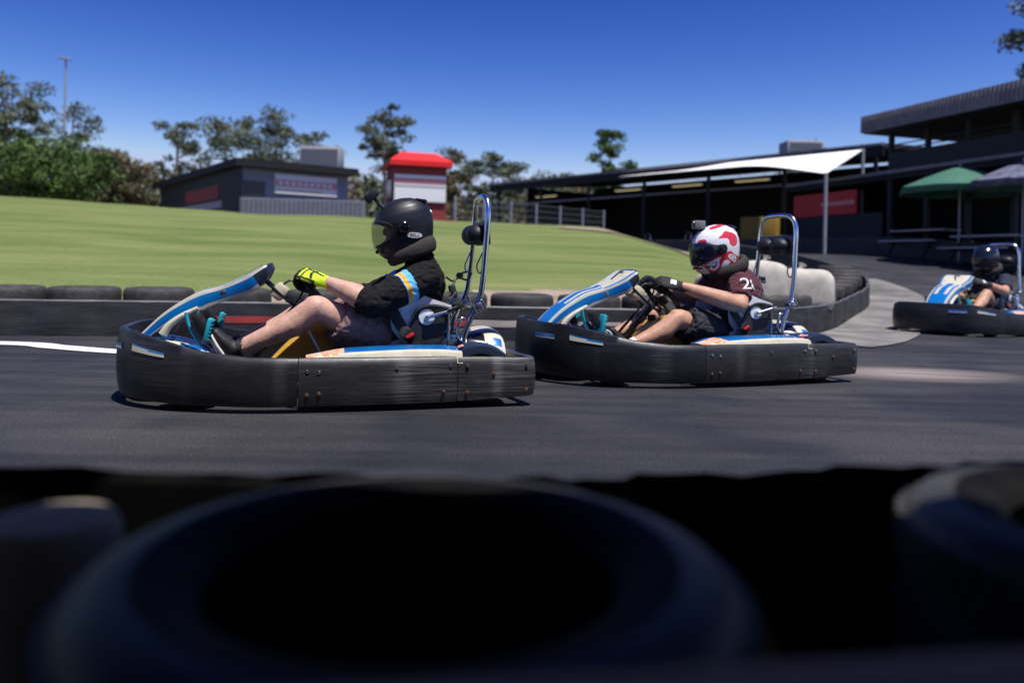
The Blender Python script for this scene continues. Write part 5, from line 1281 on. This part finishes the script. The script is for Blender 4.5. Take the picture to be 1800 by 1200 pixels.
# ------------------------------------------------------------------ trees
def tree(name, px, ytop, Y, wpx, leaf, label, seed, clumps=26, leaves=95, size=.30, trunk=.42, spread=.9, cut=0.0):
    rs = np.random.default_rng(seed); tp = at(px, ytop, Y); g = H(tp.x, tp.y); h = tp.z-g; r = wpx/2*Y/FPX
    e = empty(name, (tp.x, tp.y, g)); tag(e, label, 'tree', 'trees behind the track')
    mb = MB(); lean = rs.normal(0,.35); tr = spline([(0,0,-.1),(lean*.3,rs.normal(0,.1),h*.3),(lean*.7,rs.normal(0,.2),h*.62),(lean,0,h*.9)], 10)
    mb.tube(tr, [max(.03,(.035*h*.5+.02)*(1-.09*i)) for i in range(10)], 8)
    cl = []; zc = h*(trunk+1)/2; rz = h*(1-trunk)/2
    while len(cl) < clumps:
        q = rs.uniform(-1,1,3)
        if np.linalg.norm(q) > 1 or np.linalg.norm(q) < .25: continue
        cl.append(V((q[0]*r*spread+lean*.8, q[1]*r*.8, zc+q[2]*rz*.92)))
    for q in cl[:: 2]:
        s0 = min(tr, key=lambda a_: abs(a_.z-(q.z-.35*abs(q.x)-.2))); mb.tube([s0, s0.lerp(q,.5)+V((0,0,-.08*r)), q], [.035*h*.16+.012,.035*h*.09+.008,.01], 5)
    mb.build('trunk', 'bark', e)
    P0 = []
    for q in cl:
        s = r*rs.uniform(.16,.34); n_ = int(leaves*rs.uniform(.6,1.4)); pts = rs.normal(0,1,(n_,3)); pts /= np.maximum(1e-6, np.linalg.norm(pts,axis=1))[:,None]; pts *= (rs.random(n_)**.5)[:,None]
        pts = pts*np.array([s*1.25,s*1.1,s*.62]); P0.append(pts+np.array(q))
    P0 = np.concatenate(P0); n_ = len(P0); a1 = rs.normal(0,1,(n_,3)); a1 /= np.linalg.norm(a1,axis=1)[:,None]; a2 = np.cross(a1, rs.normal(0,1,(n_,3))); a2 /= np.linalg.norm(a2,axis=1)[:,None]
    sz = size*rs.uniform(.5,1.2,n_)[:,None]; a1 = a1*sz*.5; a2 = a2*sz*.24
    vv = np.empty((n_*4,3)); vv[0::4] = P0-a1; vv[1::4] = P0+a2; vv[2::4] = P0+a1; vv[3::4] = P0-a2
    me = bpy.data.meshes.new('crown'); me.from_pydata(vv.tolist(), [], [(4*i,4*i+1,4*i+2,4*i+3) for i in range(n_)]); me.materials.append(M[leaf]); o = bpy.data.objects.new('crown', me); COL.objects.link(o); o.parent = e
T = tree
T('gum_tree', 10, 118, 55, 150, 'leaf_gum', 'tall sparse gum tree at the far left edge', 1, 40, 148, trunk=.45)
T('gum_tree', 128, 178, 60, 120, 'leaf_gum', 'sparse gum tree by the thin light pole', 2, 27, 94, trunk=.4)
T('bushy_tree', 60, 236, 46, 230, 'leaf_green', 'dense bright green tree low at the far left', 3, 70, 190, trunk=.12, spread=1)
T('bushy_tree', 205, 262, 50, 150, 'leaf_dry', 'brownish low tree left of the dark building', 4, 60, 150, trunk=.1, spread=1)
T('gum_tree', 318, 192, 62, 95, 'leaf_gum', 'thin gum tree above the left end of the dark building', 5, 24, 81, trunk=.4)
T('gum_tree', 395, 200, 60, 150, 'leaf_gum', 'wide gum tree above the peak of the dark building', 6, 40, 108, trunk=.42)
T('gum_tree', 487, 186, 58, 130, 'leaf_gum', 'gum tree just left of the rooftop air unit', 7, 35, 108, trunk=.45)
T('gum_tree', 560, 222, 64, 110, 'leaf_gum', 'shorter gum tree behind the ribbed rooftop air unit', 8, 29, 94, trunk=.4)
T('gum_tree', 683, 178, 56, 110, 'leaf_gum', 'tall narrow gum tree behind the red booth', 9, 35, 108, trunk=.45)
T('gum_tree', 800, 244, 60, 100, 'leaf_dry', 'brownish gum tree right of the red booth', 10, 32, 108, trunk=.35)
T('gum_tree', 868, 262, 58, 120, 'leaf_gum', 'rounded gum tree above the left end of the pit shed', 12, 40, 135, trunk=.3)
T('bushy_tree', 1060, 226, 58, 95, 'leaf_green', 'dense green tree rising behind the pit shed', 13, 34, 140, trunk=.3, spread=.9)
T('gum_tree', 960, 282, 66, 120, 'leaf_gum', 'low gum tree behind the middle of the pit shed roof', 14, 35, 121, trunk=.3)
T('gum_tree', 1425, 230, 62, 100, 'leaf_gum', 'gum tree peeping over the white shade sail', 15, 29, 108, trunk=.4)
T('gum_tree', 1872, -60, 34, 190, 'leaf_gum', 'tall gum tree leaning in at the upper right corner', 16, 45, 162, trunk=.4, size=.24)
# far scrub that reads as one mass
rs = np.random.default_rng(77); n_ = 80000; xx = rs.uniform(-75,40,n_); yy = rs.uniform(66,86,n_); top = np.array([3.4+4.4*(.5+.5*noise.noise(V((x*.11,3,0))))+1.6*noise.noise(V((x*.4,9,0))) for x in xx]); zz = 1.6+rs.random(n_)**.8*top
P0 = np.c_[xx,yy,zz]; a1 = rs.normal(0,1,(n_,3)); a1 /= np.linalg.norm(a1,axis=1)[:,None]; a2 = np.cross(a1, rs.normal(0,1,(n_,3))); a2 /= np.linalg.norm(a2,axis=1)[:,None]; sz = rs.uniform(.25,.75,n_)[:,None]; a1 *= sz*.5; a2 *= sz*.3
vv = np.empty((n_*4,3)); vv[0::4] = P0-a1; vv[1::4] = P0+a2; vv[2::4] = P0+a1; vv[3::4] = P0-a2
me = bpy.data.meshes.new('undergrowth'); me.from_pydata(vv.tolist(), [], [(4*i,4*i+1,4*i+2,4*i+3) for i in range(n_)]); me.materials.append(M['leaf_gum']); me.materials.append(M['leaf_dry'])
me.polygons.foreach_set('material_index', np.array([1 if noise.noise(V((x*.15,7,0))) > -.05 else 0 for x in xx], dtype=np.int32)); o = bpy.data.objects.new('undergrowth', me); COL.objects.link(o); tag(o, 'olive brown scrub along the skyline behind the buildings', 'scrub', kind='stuff')
